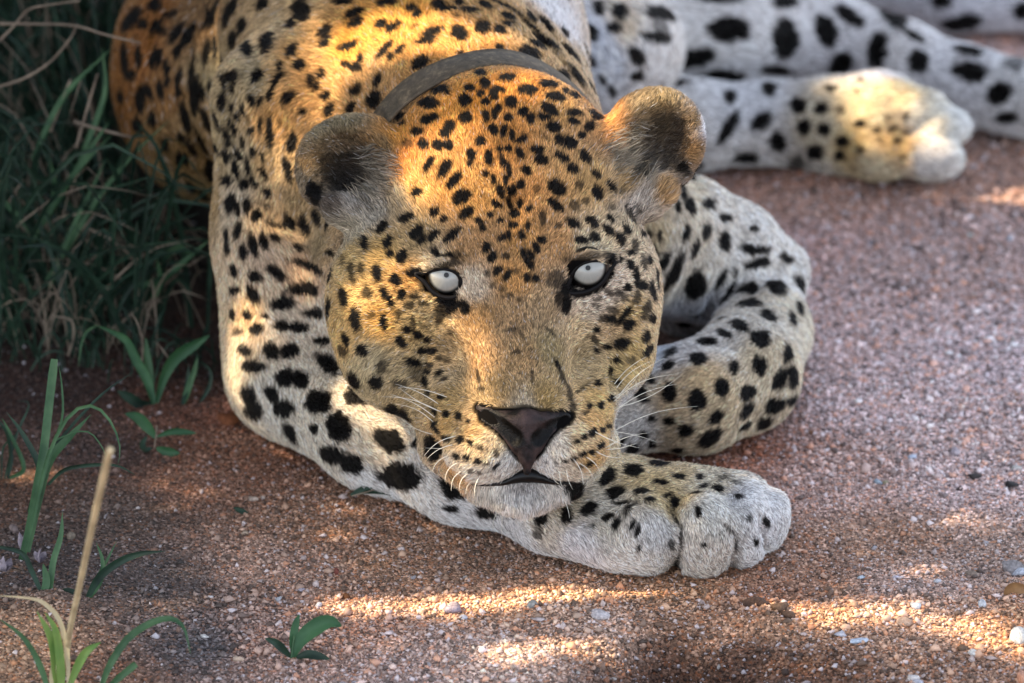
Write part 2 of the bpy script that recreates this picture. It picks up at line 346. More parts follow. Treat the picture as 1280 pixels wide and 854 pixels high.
# ------------------------------------------------------------------ coat markings, dark ear cups and collar edge; toe creases and foreleg fold painted with shade: x, y, half length, half width, angle (clockwise from +x), darkness
SPOTS = """
434 57 13 4.5 -20;444 83 8 6 0;432 80 5 3.5 0;450 72 4 5 0;481 61 14 4 -50;500 61 8 3.5 -45;488 70 5 3.5 -30;531 52 11 3 -5;525 78 11 7 -40;575 66 4 3 0
445 112 10 5 -45;438 136 9 5 -60;472 100 8 4 -65;467 124 12 8 -70;587 110 7 4 0;606 104 6 6 0;549 112 13 5 -5;534 128 13 6 5;581 125 8 7 30;536 149 11 5 -20
497 145 9 4.5 -10;503 154 5 3 0;522 164 8 4 0;582 147 7.5 7 0;562 158 8 6 -40;556 166 7 5 0;548 181 7 6 0;560 182 7 6 0;601 117 5 4 0;607 127 5 4 0;617 117 6 5 90;607 144 6 4 60
618 142 7 3 90;617 162 6 5 60;600 176 6 5 0;570 94 14 3 -5;600 91 7 4 0;662 66 13 8 20;673 55 12 4 25;716 67 15 4 50;734 66 12 3.5 50;742 91 8 3 50;754 100 6 3.5 55;705 95 8 6.5 60
740 110 9 4 60;766 114 8 3 60;723 94 16 3 55;750 128 13 3 35;625 59 5 4 0;634 97 12 4 -3;659 112 12 6 0;687 105 13 4 5;695 121 12 5 12;687 136 11 5.5 28;718 119 7 3.5 20;707 114 4 3 0
719 141 9 4 5;681 146 8 4 10;692 159 9 6 0;717 152 7 4 20;745 144 9 5 35;737 158 7 5 -50;727 169 4 4 0;699 175 7 5 60;713 178 8 7 0;679 170 6 2 50 .5;654 139 6 5 0;663 148 6 5 80
635 147 5 5 0;639 127 7 6.5 0;623 112 8 4 10;618 120 5 5 0;623 135 4 4 0;608 146 6 4 90;630 163 7 3.5 -70;640 169 6 3 90;652 174 7 4 -20;509 179 6 4 0 .6;529 180 6 5 0
536 205 10 4 -60;556 211 12 6 -55;568 225 11 5.5 -55;520 240 6.5 4.5 -35;577 246 12 8 -35;583 266 9.5 5.5 -25;589 193 7 5 80;587 204 4 2.5 90;611 196 9 4.5 90;600 176 6 4.5 0
607 217 4 3.5 0;617 225 6 3 80;543 264 5.5 5 0;554 274 4.5 3 -30;507 272 9 5 -30;478 284 9 4 -50;521 291 9 6 -48;541 295 8 4 -40;565 293 13 4.5 -42;621 255 7 3.5 25;613 268 4 3.5 0
599 276 5 3 30;604 284 5 3 60;626 275 4 2 0;629 201 9 3 75;636 212 10 2.5 80;626 239 8 4 70;642 237 7 3 85;650 231 6 4.5 90;636 253 9 2.5 70;650 253 6 3 85;643 267 6 5 0;661 261 6 3 -25
625 186 4 3 0;635 186 4 3 0;650 192 8 4 55;658 213 6 5 40;668 187 4 4 0;638 282 4 2.5 80;645 281 4 3 0;653 293 6 2.5 70;660 282 5 2 85;636 293 5 2 80;628 297 4 2.5 60;632 225 8 2.5 85;637 240 8 2.5 80
672 187 6 5 0;677 200 7 6 30;702 196 10 4 30;716 211 8 5 20;731 196 9 4.5 55;696 234 13 8 50;695 256 12 5 40;745 218 6 3 50;724 231 5 4 0 .7;747 241 8.5 6 50;764 232 8 3.5 50
718 257 6 5 0 .7;732 251 4 3 0 .7;765 260 5 3 0 .5;717 279 10 4.5 30;741 278 10 4.5 40;763 274 6 3 45;761 288 9 4 45;743 296 8 4.5 30;727 300 7 4.5 10;776 299 9 5 60;788 268 13 4 65 .8;799 261 7 3 50 .7
784 288 6 3.5 65;804 293 4 3 0;812 293 6 2.5 70;825 295 7 2 90;678 272 8 4 80 .8;699 282 4 3 0 .7;677 300 5 4 50;671 236 4 3 0 .5;660 281 4 3 0 .6;778 237 4 2.5 0 .5;455 304 8 4 80
484 303 9 4 -70;487 317 5 4 -60;528 299 7 4 -45;502 321 7.5 6 -60;544 315 8 4 50;563 321 7 3.5 70;471 341 10 5.5 85;495 350 7 6.5 0;452 336 8 3 85 .8;439 341 13 3.5 80 .8;412 316 4.5 3.5 0
413 344 9 4 -80;428 327 6 2.5 80 .5;429 372 11 5 80;459 367 7 5 60 .85;480 367 8 4 70;487 376 7 3.5 70;502 368 6.5 4 -70;519 371 6 2 5 .8;410 386 12 3.5 -80;444 399 14 5.5 80;464 395 5 4 0 .6
479 403 9 4 85;401 392 6 3 80;512 383 5 4 0 .7;516 404 7 3 80 .8;498 393 6 3 70 .6;528 379 5 3 0 .7;794 307 8 3 80 .8;789 316 4 3 0;773 324 6 4 0;788 331 5.5 5 40;805 328 9 2.5 80 .8;812 325 6 2.5 85
817 310 6 2.5 80;822 318 3 2 0;796 346 12 3.5 85;803 357 7 5 0;796 372 9 4 -80 .8;816 364 13 3.5 75;822 349 13 2 85;808 388 12 4.5 -70 .85;785 360 4 4 0;775 367 6 4 0 .8;762 366 4 3 0 .8;781 372 4 4 0 .6
768 389 5 3 0 .7;777 400 8 3 -60;785 389 6 3 -50;787 406 7 5.5 -40;816 399 5 4 90;765 399 4 4 0;754 399 5 3 0 .8;747 374 6 2 -10 .7;744 381 5 2 0 .6;670 310 7 4 70;664 319 6 3.5 60;661 329 9 4 60
669 348 4 4 0;659 347 5 4 0;603 285 5 3 60;608 310 7 4.5 -70;615 321 8 5 -60;628 297 5 3 0;636 294 6 2.5 80;633 320 5 3 0 .8;622 338 6 4 -50;634 344 7 4 -55;610 341 3 3 0 .7;617 357 4 3 0 .6
627 361 4 3 0 .5;638 369 4 3 0 .6;644 339 5 3 0 .6;654 317 7 3 80;652 294 5 3 80;650 374 4 2.5 0 .5;432 425 9 3.5 75;453 438 7 6.5 0;428 439 8 4 60 .8;501 428 8 5.5 50;516 453 11 4.5 15;520 463 12 9 60 .5
477 459 7 5.5 -70 .8;470 478 8 6.5 60;442 475 10 4 50;501 480 10 4 10 .75;509 412 5 4 0;522 419 5 3.5 0;534 425 4 3.5 0;527 439 4.5 3.5 0;537 439 6 3.5 0;563 416 3 2 0 .7;548 467 5 2.5 -40;555 474 4 2 -30 .8
548 448 4 2.5 0 .7;558 450 4 3 0 .5;537 457 4 3 0;534 465 4 3 0;530 478 7 3 80;551 497 3 3 0;534 492 3 3 0;779 430 9 5.5 -35;808 422 7 4.5 -80;810 439 9 3.5 -55;771 451 4.5 3.5 0;789 451 5 3.5 0 .6;764 465 7 2.5 80
747 480 4 3.5 0;751 507 4 4.5 0;737 508 4 4 0;763 498 4 4 0;746 412 4 3 0;744 425 7 3 50 .8;758 433 6 3 0;746 438 4 2.5 0;772 478 3 3 0;732 517 4 3 0 .8
838 440 7 4 -20;835 457 8 4.5 -30;871 448 9 7 0;812 474 6 5 0;796 488 10 8 20;836 491 11 8 90;871 500 12 10 90;805 500 6 4 0;878 427 6 4 0
550 497 4 3 0;557 518 5 4 0;573 521 6 4 60;585 527 3 2 0;542 514 7 3.5 55;558 549 7 3.5 25;574 550 5 4.5 40;587 554 5 3 30;599 560 5 3 20 .8;570 571 5 3 35;583 573 4.5 3.5 40;597 577 4 3 0;608 580 4 2 0 .7
588 589 3 3 0 .7;599 591 3 2.5 0 .6;620 567 5 2.5 70 .8;620 583 6 2.5 -45;636 554 4 2.5 50;544 535 10 3 60;554 563 8 3 50;722 552 4 3 0;731 546 5 3.5 -45;742 540 6 4 -50;753 538 5 4 -30;761 533 4 3 0
708 577 5 1.5 -10;718 574 6 2 -15;729 568 5 3 -30;740 565 4 3 0;751 558 5 3 -45;696 580 2 2 0 .6;683 578 2 2 0 .6;725 583 4 2 0 .6;737 580 5 3 -30
423 534 18 14 60;488 552 20 13 30;414 570 14 10 20;439 581 15 11 10;500 597 24 16 10;403 501 12 10 90;541 560 17 11 80;568 607 18 15 60;498 517 19 8 20;564 636 10 3 10;609 640 12 8 20;676 646 9 8 90
709 645 9 6.5 90;737 636 11 8 -35;760 647 8 4.5 -30;742 658 4 2 0;718 612 12 10 80;759 596 13 9 -40;792 588 12 7.5 0;770 616 13 7 -15;802 614 10 5 0;824 579 12 5.5 0;826 603 10 3.5 10;813 624 7 3 0;779 629 8 2.5 -15
787 633 10 2 -20;834 620 7 3 -20;771 655 9 4.5 -60;791 657 7 3 -65;797 665 9 3.5 -75;799 686 4 2 90;673 667 7 5 90 .7;873 641 9 4 80;844 629 7 6 80;880 682 4 3 0;839 682 7 4 75 .8;897 611 8 4.5 0;880 608 7 3 -20
923 620 6 3 0;875 596 5 3.5 0;849 596 8 3.5 10;870 616 8 2.5 0;937 649 5 3.5 80 .8;959 654 8 3.5 70;945 678 5 3 80;792 562 8 5 0;905 597 8 3 -15 .5;922 603 8 2.5 10 .6
860 256 7 3.5 90;855 241 11 3 85;865 259 10 4 85;885 256 8 6 0;848 259 9 3 90;858 293 10 4 -75;870 313 12 4 -75;883 291 10 5 -75;843 342 24 6 -65;831 327 12 5 -60;907 303 12 7 85;870 359 15 12 90;907 273 8 4 0
946 313 14 3.5 -15;946 330 19 5 -10;983 323 10 4 30;942 286 6 3 0;934 359 14 6 -10;971 357 12 9 30;1000 359 12 5 70;937 379 15 5.5 -5;910 369 11 4 -60;902 350 12 4 -60;961 396 10 7 40;991 399 9 5 80;1000 386 9 4 80
924 406 11 6 25;902 399 6 3 0;951 423 12 10 0;905 417 9 4 20;885 426 10 5 0;986 441 11 5 90;873 448 10 6 0;917 460 8 5 90;949 458 11 8 80;971 475 14 8 -60;993 473 13 5 90;902 485 11 8 90;934 492 10 8 -50
870 500 13 9 90;934 514 12 6 -50;895 522 10 6 -40;969 509 12 8 -20;991 502 8 5 -40;856 539 9 7 0;887 549 15 8 -35;929 534 9 4 -20;836 527 7 4 0;814 524 5 4 0;804 544 5 4 0;814 556 5 4 0;846 563 7 3 0;956 531 10 5 -25
149 6 6 5 0;163 26 17 9 -45;179 31 6 6 0;193 7 9 8 0;213 19 10 4 -15;196 34 10 6 -50;203 41 6 3 0;221 41 14 5 -55;235 46 16 6 -60;221 66 8 4 90;156 75 20 5 85;163 94 7 6 0;173 72 12 4 85;195 73 13 7 -75;209 86 8 4 80
210 102 7 3 -70;201 114 11 4 85;176 121 13 6 -75;186 115 10 4 70;151 122 7 6 90;223 100 14 3.5 -80;224 117 6 3 -60;240 89 20 2.5 -80;258 65 14 4 -80;242 117 16 4 85;252 116 10 3 90;269 62 14 3 88;269 18 16 4 -85
283 20 16 4 -80;277 81 10 3 85;263 109 7 3.5 85;278 103 14 2.5 65;260 20 12 2.5 88;276 125 8 5 85;327 6 8 6 -50;302 33 10 5 -70;291 51 11 5 -80;306 60 10 5.5 90;332 52 14 8 85;375 14 14 11 70;363 30 7 5 -50
405 39 10 6 -50;406 52 9 5 -50;428 2 12 4 0;442 16 11 5 -20;444 28 9 5 -25;363 64 10 5.5 -60;373 81 8 6 -25;387 100 7 5 90;400 92 7 4.5 -70;395 108 7 3.5 -65;406 119 6 5 -40;320 95 9 6 -45;348 83 7 4 -70
344 102 12 3 -65;337 119 7 4 -80;359 122 9 6 -45;292 97 9 8 0;288 112 6 3 80;313 126 7 4 70;323 128 7 2.5 -70;291 8 10 4 -75;176 134 8 5 80;190 150 9 5 90;172 158 10 6 70;207 183 8 4 90;232 148 18 4.5 75;243 131 12 4 75
258 151 14 4 70;227 172 6 4 80;239 186 10 3 60;253 181 14 3 62;271 187 12 4 50;224 200 8 4 90;232 200 7 3.5 90;239 234 8 4 70;255 245 8 5 60;266 217 11 8 60;283 226 6 6 0;294 212 12 3.5 75;305 231 6 6 0;281 198 8 4 80
297 195 7 4 60;316 191 6 4 90;314 165 5 4 90;324 157 9 2 88;305 139 10 4 70;289 137 6 3 90;296 147 5 3 80;291 162 10 3 65;282 172 13 3 70;275 131 8 4 85;271 153 14 2 70;303 179 8 2.5 80;310 209 12 3 85;316 228 8 3 60
327 197 6 2.5 70;337 168 20 4 88;349 154 6 2 90 .6;365 179 13 6 -80;359 212 17 4 75;329 218 8 3 55;411 137 10 5 -65;378 141 5 4 0;333 240 5 3.5 0;288 256 11 7 85;298 264 7 3 90;308 260 10 4 85;320 270 7 6 60
335 242 6 4 45;333 259 4 2.5 0 .6;297 290 11 4 -75;283 296 9 3 88;284 311 8 3 88;316 307 13 5.5 75;330 303 10 5 70;343 298 8 3.5 25;304 316 9 5 80;292 339 8 4.5 75;319 346 8 6.5 20;347 342 14 6 35;362 278 10 5 60
382 282 13 6 70;396 272 10 4.5 70;343 282 10 2.5 15 .8;355 282 4 2 0;373 310 6 3 30;390 334 18 4.5 30;385 362 18 8 5;293 364 6 5 0;316 368 11 6 60;353 380 14 8 -5;395 392 11 6 10;309 395 6 5 30;331 396 5 3 0
320 412 8 7 0;291 395 6 3.5 90;298 416 6 4 0 .8;353 408 9 6 0;373 410 12 6 10;404 427 10 4.5 0;339 439 12 8 60;362 440 11 8 -15;307 440 9 5.5 20;317 459 14 7 0;357 473 12 10 0;375 475 12 9 15;411 456 16 9 40
311 496 12 8 70;318 515 11 10 0;341 494 11 7 50;355 512 12 10 0;397 502 15 13 -30;364 543 13 6 60;393 537 5.5 5.5 0;447 494 15 12 0;442 476 10 5 60
483 2 12 5 -10;476 30 8 5 -35;491 33 10 5 -35;515 10 8 4 0;522 17 6 4 -20;517 33 5 2 -30 .6;540 39 13 4 -20;534 48 12 4.5 -20;548 5 8 6 0;553 11 7 4 0;565 10 5 3 0;573 3 5 4 0;587 12 11 3 5;607 6 10 4 25
574 41 11 8 40;570 20 4 3 0 .7;603 34 9 8 0;624 37 7 5 20;633 8 24 2 28;636 20 9 3.5 20;635 29 7 3 0;665 20 9 4 50;683 30 12 5 50;663 31 12 2.5 35;672 47 14 3 40;682 50 22 2.5 45;675 56 9 3 30;705 39 6 3 50;692 55 12 2 45
749 10 7 9 0;775 15 9 10 0;768 35 9 6 0;829 17 20 9 0;823 47 18 7 0;826 33 10 7 0 .6;913 37 25 14 0;870 73 23 10 -10;796 72 12 8 45;904 97 25 7 0;982 50 23 15 90;970 88 18 5 0;904 -1 28 4 0;981 3 14 8 0
848 103 10 5 0;797 96 9 5 0;913 121 9 7 90;962 110 8 8 0;911 160 24 7 -58;952 152 14 9 -40;973 178 12 10 60;998 131 9 9 0;934 198 14 6 0;1033 38 20 12 70;1062 20 20 8 35;1097 63 22 11 -80
1051 82 15 11 -35;1149 77 13 12 90;1116 19 18 9 30;1142 44 15 4 30;1212 63 17 6 10;1212 89 21 12 10;1249 117 15 11 -35;1259 148 12 7 0;1269 77 10 8 0 .6;1203 30 24 8 -10;1177 2 12 7 0;1278 14 10 10 0
1027 136 8 7 0;1005 159 9 8 90;1030 162 8 7 0;1051 138 5 5 0 .7;1076 155 7 5 0;1053 177 8 6 0;1020 191 10 8 0;1050 195 6 6 0;1097 164 5 4 0 .8;1115 162 5 4 0 .8;1133 145 5 4 0 .8;1122 176 4.5 4 0 .8;1039 110 7 4 0
1076 100 5 3 0 .6;1071 115 4 3 0 .5;1111 148 4 4 0 .5;1132 166 4 4 0 .5;1076 187 5 5 0 .7;1100 175 4 4 0 .5;1130 197 4 4 0 .6;997 205 8 7 0 .7
845 650 12 2 60 .9;852 674 14 2 88 .9;847 702 14 2.5 -75 .9;911 662 9 1.8 40 .85;920 680 11 2 88 .85;430 214 30 24 0 .62;834 176 26 32 20 .58;826 196 16 9 10 .6;714 357 12 6 15 1;702 352 6 5 0 .8;556 376 12 5 10 1;560 330 16 2.5 -8 .7;738 319 16 2.5 -6 .6;391 243 16 7 62;432 205 20 10 -20 .55;852 208 7 5 -50;410 215 15 10 80 .45;432 232 22 12 10 .75;838 192 22 10 60 .6;806 212 20 7 -35 .6
512 342 12 3.5 -5;530 345 8 5 40;540 362 14 4 35;558 370 14 4 8;572 352 9 3 85;556 384 12 5 -60 .8;549 398 8 4 -70 .85;580 384 9 6 60;566 381 9 5 0 .7;556 384 15 8 -50 .85;700 372 9 5 -80 .9;552 334 22 2.5 -12 .8
708 360 7 8 0;708 378 14 6 -82;722 366 14 5 10;742 361 16 5 -20;760 345 12 5 -55;766 329 8 4 25;730 323 26 2 -8 .75;694 343 9 4 -15 .7;686 352 6 3 -60 .6;698 355 8 6 30 .8;764 322 10 4 30 .85
696 455 8 1.6 60;703 472 12 1.8 65 .8;712 492 12 3 75 .8;716 512 12 4 88 .8;728 486 12 2 -35 .7;598 470 9 1.6 80 .8;640 412 8 1.5 -10 .7;652 418 7 1.4 60 .6;688 415 8 1.4 40 .7;665 470 8 1.5 90 .6;602 486 4 3 0 .8;645 440 6 1.5 -8 .7
""".replace('\n', ';').split(';')
SPOTS = [[float(x) for x in s.split()] for s in SPOTS if s.strip()]
SPOTS = np.array([s + [1.0] * (6 - len(s)) for s in SPOTS])
# base coat colours, the flank darkened to paint in its shade (x, y, r, g, b)
COAT = np.array([float(x) for x in """
600 120 205 138 58 560 140 212 148 70 660 110 200 135 62 500 170 200 140 66 700 130 190 145 85 740 150 185 145 95 630 180 185 130 68 560 230 205 155 90 520 230 205 160 95 600 250 190 145 85
660 240 195 145 88 700 220 190 150 98 740 230 180 148 98 780 230 170 145 105 650 300 180 135 80 610 300 182 142 96 580 315 162 128 88 700 305 176 136 90 640 350 175 135 85 520 300 175 150 108
480 320 190 158 100 440 320 182 158 110 440 290 165 158 138 470 265 168 162 148 500 250 185 165 130 540 325 208 188 155 740 308 205 188 155 790 290 195 178 148 815 290 202 184 150 810 340 205 185 155
450 380 200 165 105 430 420 200 168 112 480 400 205 160 90 510 350 200 155 95 530 385 188 164 120 520 405 182 156 106 590 360 205 190 168 600 400 175 140 95 640 400 172 142 104 680 390 168 144 110
600 450 180 145 102 650 450 170 140 100 690 440 155 138 100 720 410 200 176 138 740 375 228 210 188 765 355 228 208 185 725 385 220 200 175 760 410 195 168 130 730 440 188 168 130 790 390 200 170 118
810 400 205 180 140 790 440 192 166 112 780 470 190 166 114 470 450 175 162 130 450 470 174 160 126 500 460 172 154 118 510 500 166 146 108 560 470 168 148 114 560 500 172 145 98 620 490 170 144 102
680 500 160 135 88 660 510 190 175 150 560 530 190 155 100 590 540 195 160 108 560 560 198 165 115 600 560 205 180 140 620 550 208 188 154 635 580 222 218 210 600 595 215 205 190 570 590 185 140 85
745 530 205 165 108 750 505 200 168 112 720 550 205 178 138 700 555 215 205 190 680 580 222 216 208 710 590 212 198 178 735 575 195 158 105 650 610 165 160 155 650 630 222 222 218 610 625 205 202 192 695 625 205 202 195
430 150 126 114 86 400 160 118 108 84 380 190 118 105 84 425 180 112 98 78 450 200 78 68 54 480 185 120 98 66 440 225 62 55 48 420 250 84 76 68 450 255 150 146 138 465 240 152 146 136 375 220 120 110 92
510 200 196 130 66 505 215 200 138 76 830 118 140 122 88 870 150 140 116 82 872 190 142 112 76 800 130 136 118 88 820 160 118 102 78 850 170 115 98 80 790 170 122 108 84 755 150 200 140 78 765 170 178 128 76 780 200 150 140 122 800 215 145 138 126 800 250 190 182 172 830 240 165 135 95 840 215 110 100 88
440 60 215 152 68 500 30 215 155 75 560 50 205 150 82 600 60 205 150 85 620 20 195 150 92 660 40 185 152 105 700 60 188 160 118 740 100 200 180 150 380 60 195 155 100 350 20 178 155 118 320 60 180 160 125 300 100 172 155 120
400 100 200 155 98 450 100 200 158 105 350 150 195 152 95 380 200 185 150 100 330 200 185 158 115 300 200 182 165 132 290 250 195 180 155 340 260 205 172 128 370 250 175 150 110 400 300 160 142 110 330 330 218 195 168 290 350 212 190 160
380 340 215 180 145 350 400 216 200 178 400 400 215 200 180 300 440 215 195 165 400 480 216 204 184 340 500 216 208 192 310 390 222 185 140 400 560 220 210 192 460 560 222 205 180 460 600 226 224 220 540 600 218 212 204 580 640 222 222 222
560 570 218 210 198 640 660 210 210 210 680 650 198 190 175 700 630 188 178 155 760 640 192 186 172 800 600 190 170 130 850 590 195 175 138 830 625 188 168 125 880 600 200 190 168 900 640 208 206 198 940 620 222 222 222 960 660 226 226 228
820 670 215 214 212 800 700 228 222 212 880 700 222 212 200 780 580 195 178 145 840 575 205 198 182 720 680 215 214 216 860 230 205 192 168 860 280 208 196 175 850 320 206 198 184 850 400 205 212 220 840 420 200 206 215 900 260 215 208 196
940 300 222 218 210 980 340 220 216 208 1005 400 212 200 178 990 450 208 192 165 950 450 206 190 162 950 400 212 204 190 900 430 210 204 195 860 440 200 195 190 820 440 195 205 215 880 470 205 180 142 850 500 202 178 145 900 500 204 184 150 860 540 200 182 152 940 520 205 188 160
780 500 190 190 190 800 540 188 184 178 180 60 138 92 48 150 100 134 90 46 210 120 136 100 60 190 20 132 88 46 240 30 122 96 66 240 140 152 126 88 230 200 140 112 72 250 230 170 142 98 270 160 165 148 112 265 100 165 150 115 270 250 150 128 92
700 20 222 222 224 760 80 212 220 232 740 50 215 222 235 800 60 222 220 218 780 30 205 190 168 860 50 224 222 220 950 60 226 224 224 1020 80 226 224 226 1100 90 222 222 228 1200 110 220 220 224 1260 100 218 218 218 1200 20 215 215 222
880 160 220 222 226 940 130 218 220 224 960 180 215 212 208 1020 170 210 198 172 1080 130 225 205 165 1060 180 208 180 128 1120 110 228 205 160 1120 180 212 175 120 1160 150 235 222 205 1160 200 228 222 216 1200 160 235 230 224 1090 210 200 185 155 1000 200 195 190 180
""".split()]).reshape(-1, 5)
# lie of the fur (x, y, dx, dy) in the photograph
FLOW = np.array([float(x) for x in """
655 500 0 -1 600 470 -.15 -1 700 470 .15 -1 640 400 0 -1 600 400 -.3 -1 690 400 .3 -1 645 300 0 -1 590 300 -.35 -1 700 290 .35 -1 640 200 0 -1 580 200 -.25 -1 700 200 .3 -1 620 110 -.1 -1 540 130 -.4 -1 700 120 .5 -1
540 300 -.6 -1 500 290 -.7 -.8 740 290 .7 -1 790 280 .6 -.8 520 330 -1 -.3 770 320 1 -.3 530 400 -1 .35 760 400 1 .3 480 380 -1 .1 800 370 1 .1 440 340 -.9 -.2 430 400 -.8 .4 815 330 .8 -.1 815 400 .8 .4 450 450 -.7 .6 500 470 -.8 .6 790 440 .8 .6 470 480 -.6 .8
460 280 -.7 -.7 480 250 -.5 -.8 800 260 .5 -.8 560 520 -1 0 590 540 -1 .25 570 570 -.9 .5 620 560 -.6 .9 640 590 -.3 1 600 595 -.7 .8 740 510 1 -.1 720 540 1 .2 730 570 .9 .5 700 560 .6 .9 675 590 .3 1 710 595 .7 .8
655 620 0 1 620 625 -.3 1 690 625 .3 1 540 540 -.9 .5 430 160 -.2 -1 400 180 -.8 -.5 385 220 -.8 .4 420 210 -.7 -.6 450 220 -.9 -.2 460 240 -.8 -.5 450 255 -.6 -.8 480 190 -.6 -.8 830 125 .1 -1 865 160 .8 -.6 868 195 .9 .2 810 170 .8 -.6 790 200 .9 -.4 800 230 .7 -.7 780 180 .8 -.5 840 190 .8 -.3
500 60 -.5 -.9 440 80 -.7 -.6 380 60 -.9 -.2 320 60 -.8 .3 560 20 -.3 -1 620 20 -.2 -1 680 40 .3 -.9 740 100 .5 -.8 340 160 -.5 .9 300 200 -.2 1 380 220 -.4 .8 300 300 0 1 360 340 .5 .8 300 420 0 1 360 430 .6 .7 420 520 .9 .5 480 570 1 .4 560 610 1 .4 640 650 1 .35
720 630 1 .2 780 600 1 .15 850 600 1 .2 800 660 .3 1 880 670 .4 1 930 650 .6 1 955 650 .8 .8 840 630 .8 .6 860 250 .3 1 860 320 .1 1 920 280 .7 .7 970 320 .7 .8 1000 390 .2 1 990 460 -.3 1 950 400 -.1 1 940 480 -.7 .7 880 450 -.8 .5 880 520 -.9 .4 800 500 -1 .2 820 440 -.9 .2
180 60 -.4 .9 230 150 0 1 250 230 .2 1 760 60 .6 .6 860 40 1 .2 1000 50 1 .3 1200 110 1 .3 900 150 1 0 1050 160 1 0 1120 120 1 0 1160 170 1 .3 1190 160 1 .4 1200 10 1 0
""".split()]).reshape(-1, 4)
# ------------------------------------------------------------------ the coat in 3-D: everything is anchored on the body surface
def fgrad(p, e=.0006):
    g = np.stack([field(PR, p + np.eye(3)[i] * e) - field(PR, p - np.eye(3)[i] * e) for i in range(3)], -1)
    return g / (np.linalg.norm(g, axis=-1)[..., None] + 1e-12)
vL = vB; nL = np.stack([nB @ RGT, nB @ UPV, -(nB @ FWD)], -1)
def anchor(px, py):
    q, ok = trace(PR, px, py); return q, ok
cq, ok = anchor(COAT[:, 0], COAT[:, 1]); COAT = COAT[ok]; cq = cq[ok]
fq, ok = anchor(FLOW[:, 0], FLOW[:, 1]); FLOW = FLOW[ok]; fq = fq[ok]
sq, ok = anchor(SPOTS[:, 0], SPOTS[:, 1]); SPOTS = SPOTS[ok]; sq = sq[ok]
sn = fgrad(sq)
def idw(q, pts, val, power=4):
    out = np.zeros((len(q), val.shape[1]))
    for i in range(0, len(q), 40000):
        d2 = ((q[i:i + 40000, None] - pts[None]) ** 2).sum(-1) + 1e-5
        w = d2 ** (-power / 2); out[i:i + 40000] = (w @ val) / w.sum(1)[:, None]
    return out
vcol = idw(vL, cq, s2l(COAT[:, 2:5]), 4)
fd = np.stack([FLOW[:, 2], -FLOW[:, 3], np.zeros(len(FLOW))], -1); fd /= np.linalg.norm(fd, axis=1)[:, None]
vdir = idw(vL, fq, fd, 3)
# spot frames: the ellipse seen in the photograph laid on the tangent plane under it
view = np.array([0, 0, 1.0])
ang = np.radians(SPOTS[:, 4]); a2 = np.stack([np.cos(ang), -np.sin(ang), 0 * ang], -1); b2 = np.stack([np.sin(ang), np.cos(ang), 0 * ang], -1)
nv = np.clip((sn @ view), .35, 1)
def tang(x): return x - view * ((x * sn).sum(1) / nv)[:, None]
SA, SB = tang(a2), tang(b2)
sc_ = (D - sq[:, 2]) / D * U
# dual basis for the tangent coordinates
SN = sn
Mx = np.stack([SA, SB, SN], -1); Mi = np.linalg.inv(Mx)          # rows give coordinates along a, b, n
inhead = (sq[:, 2] > -.1) & (SPOTS[:, 0] > 400) & (SPOTS[:, 0] < 830) & (SPOTS[:, 1] < 600); paw_ = (SPOTS[:, 0] > 735) & (SPOTS[:, 1] > 575); gr_ = np.where(inhead, 1.0, np.where(paw_, 1.0, 1.07)); ad_ = np.where(inhead, np.where(SPOTS[:, 1] > 480, .5, 1.15), np.where(paw_, .3, .7))
ra = np.maximum(SPOTS[:, 2] * gr_ + ad_, 1.8) * sc_; rb = np.maximum(SPOTS[:, 3] * gr_ + ad_, 1.8) * sc_; sdk = SPOTS[:, 5] ** .6
# markings on the parts the photograph does not show
vis_q, vis_ok = None, None
cand = rng.permutation(len(vL))[:9000]
cpx = W2PX(L2W(vL[cand])); inb = (cpx[:, 0] > -10) & (cpx[:, 0] < 1290) & (cpx[:, 1] > -10) & (cpx[:, 1] < 864)
tq, tok = trace(PR, cpx[:, 0], cpx[:, 1])
hid = ~inb | (np.linalg.norm(tq - vL[cand], axis=1) > .006)
cand = cand[hid]; chosen = []
allq = sq.copy()
cp = vL[cand]
for i in range(len(cand)):
    if ((allq - cp[i]) ** 2).sum(1).min() > .017 ** 2:
        allq = np.vstack([allq, cp[i:i + 1]]); chosen.append(cand[i])
chosen = np.array(chosen)
n0 = nL[chosen]; h = np.cross(n0, rng.normal(size=n0.shape)); h /= np.linalg.norm(h, axis=1)[:, None]
Mx2 = np.stack([h, np.cross(n0, h), n0], -1)
ALLQ = np.vstack([sq, vL[chosen]]); ALLM = np.concatenate([Mi, np.linalg.inv(Mx2)])
ALLA = np.r_[ra, rng.uniform(.0045, .0085, len(chosen))]; ALLB = np.r_[rb, rng.uniform(.003, .006, len(chosen))]; ALLD = np.r_[sdk, np.ones(len(chosen))]
def lump(p, f, seed):
    "cheap smooth noise, -1..1"
    r = np.random.default_rng(seed); o = 0
    for i in range(5):
        k = r.normal(size=3); k *= f / np.linalg.norm(k); o = o + np.sin(p @ k + r.uniform(0, 6) + 1.3 * np.sin(p @ r.normal(size=3) * f * .4))
    return o / 3.0
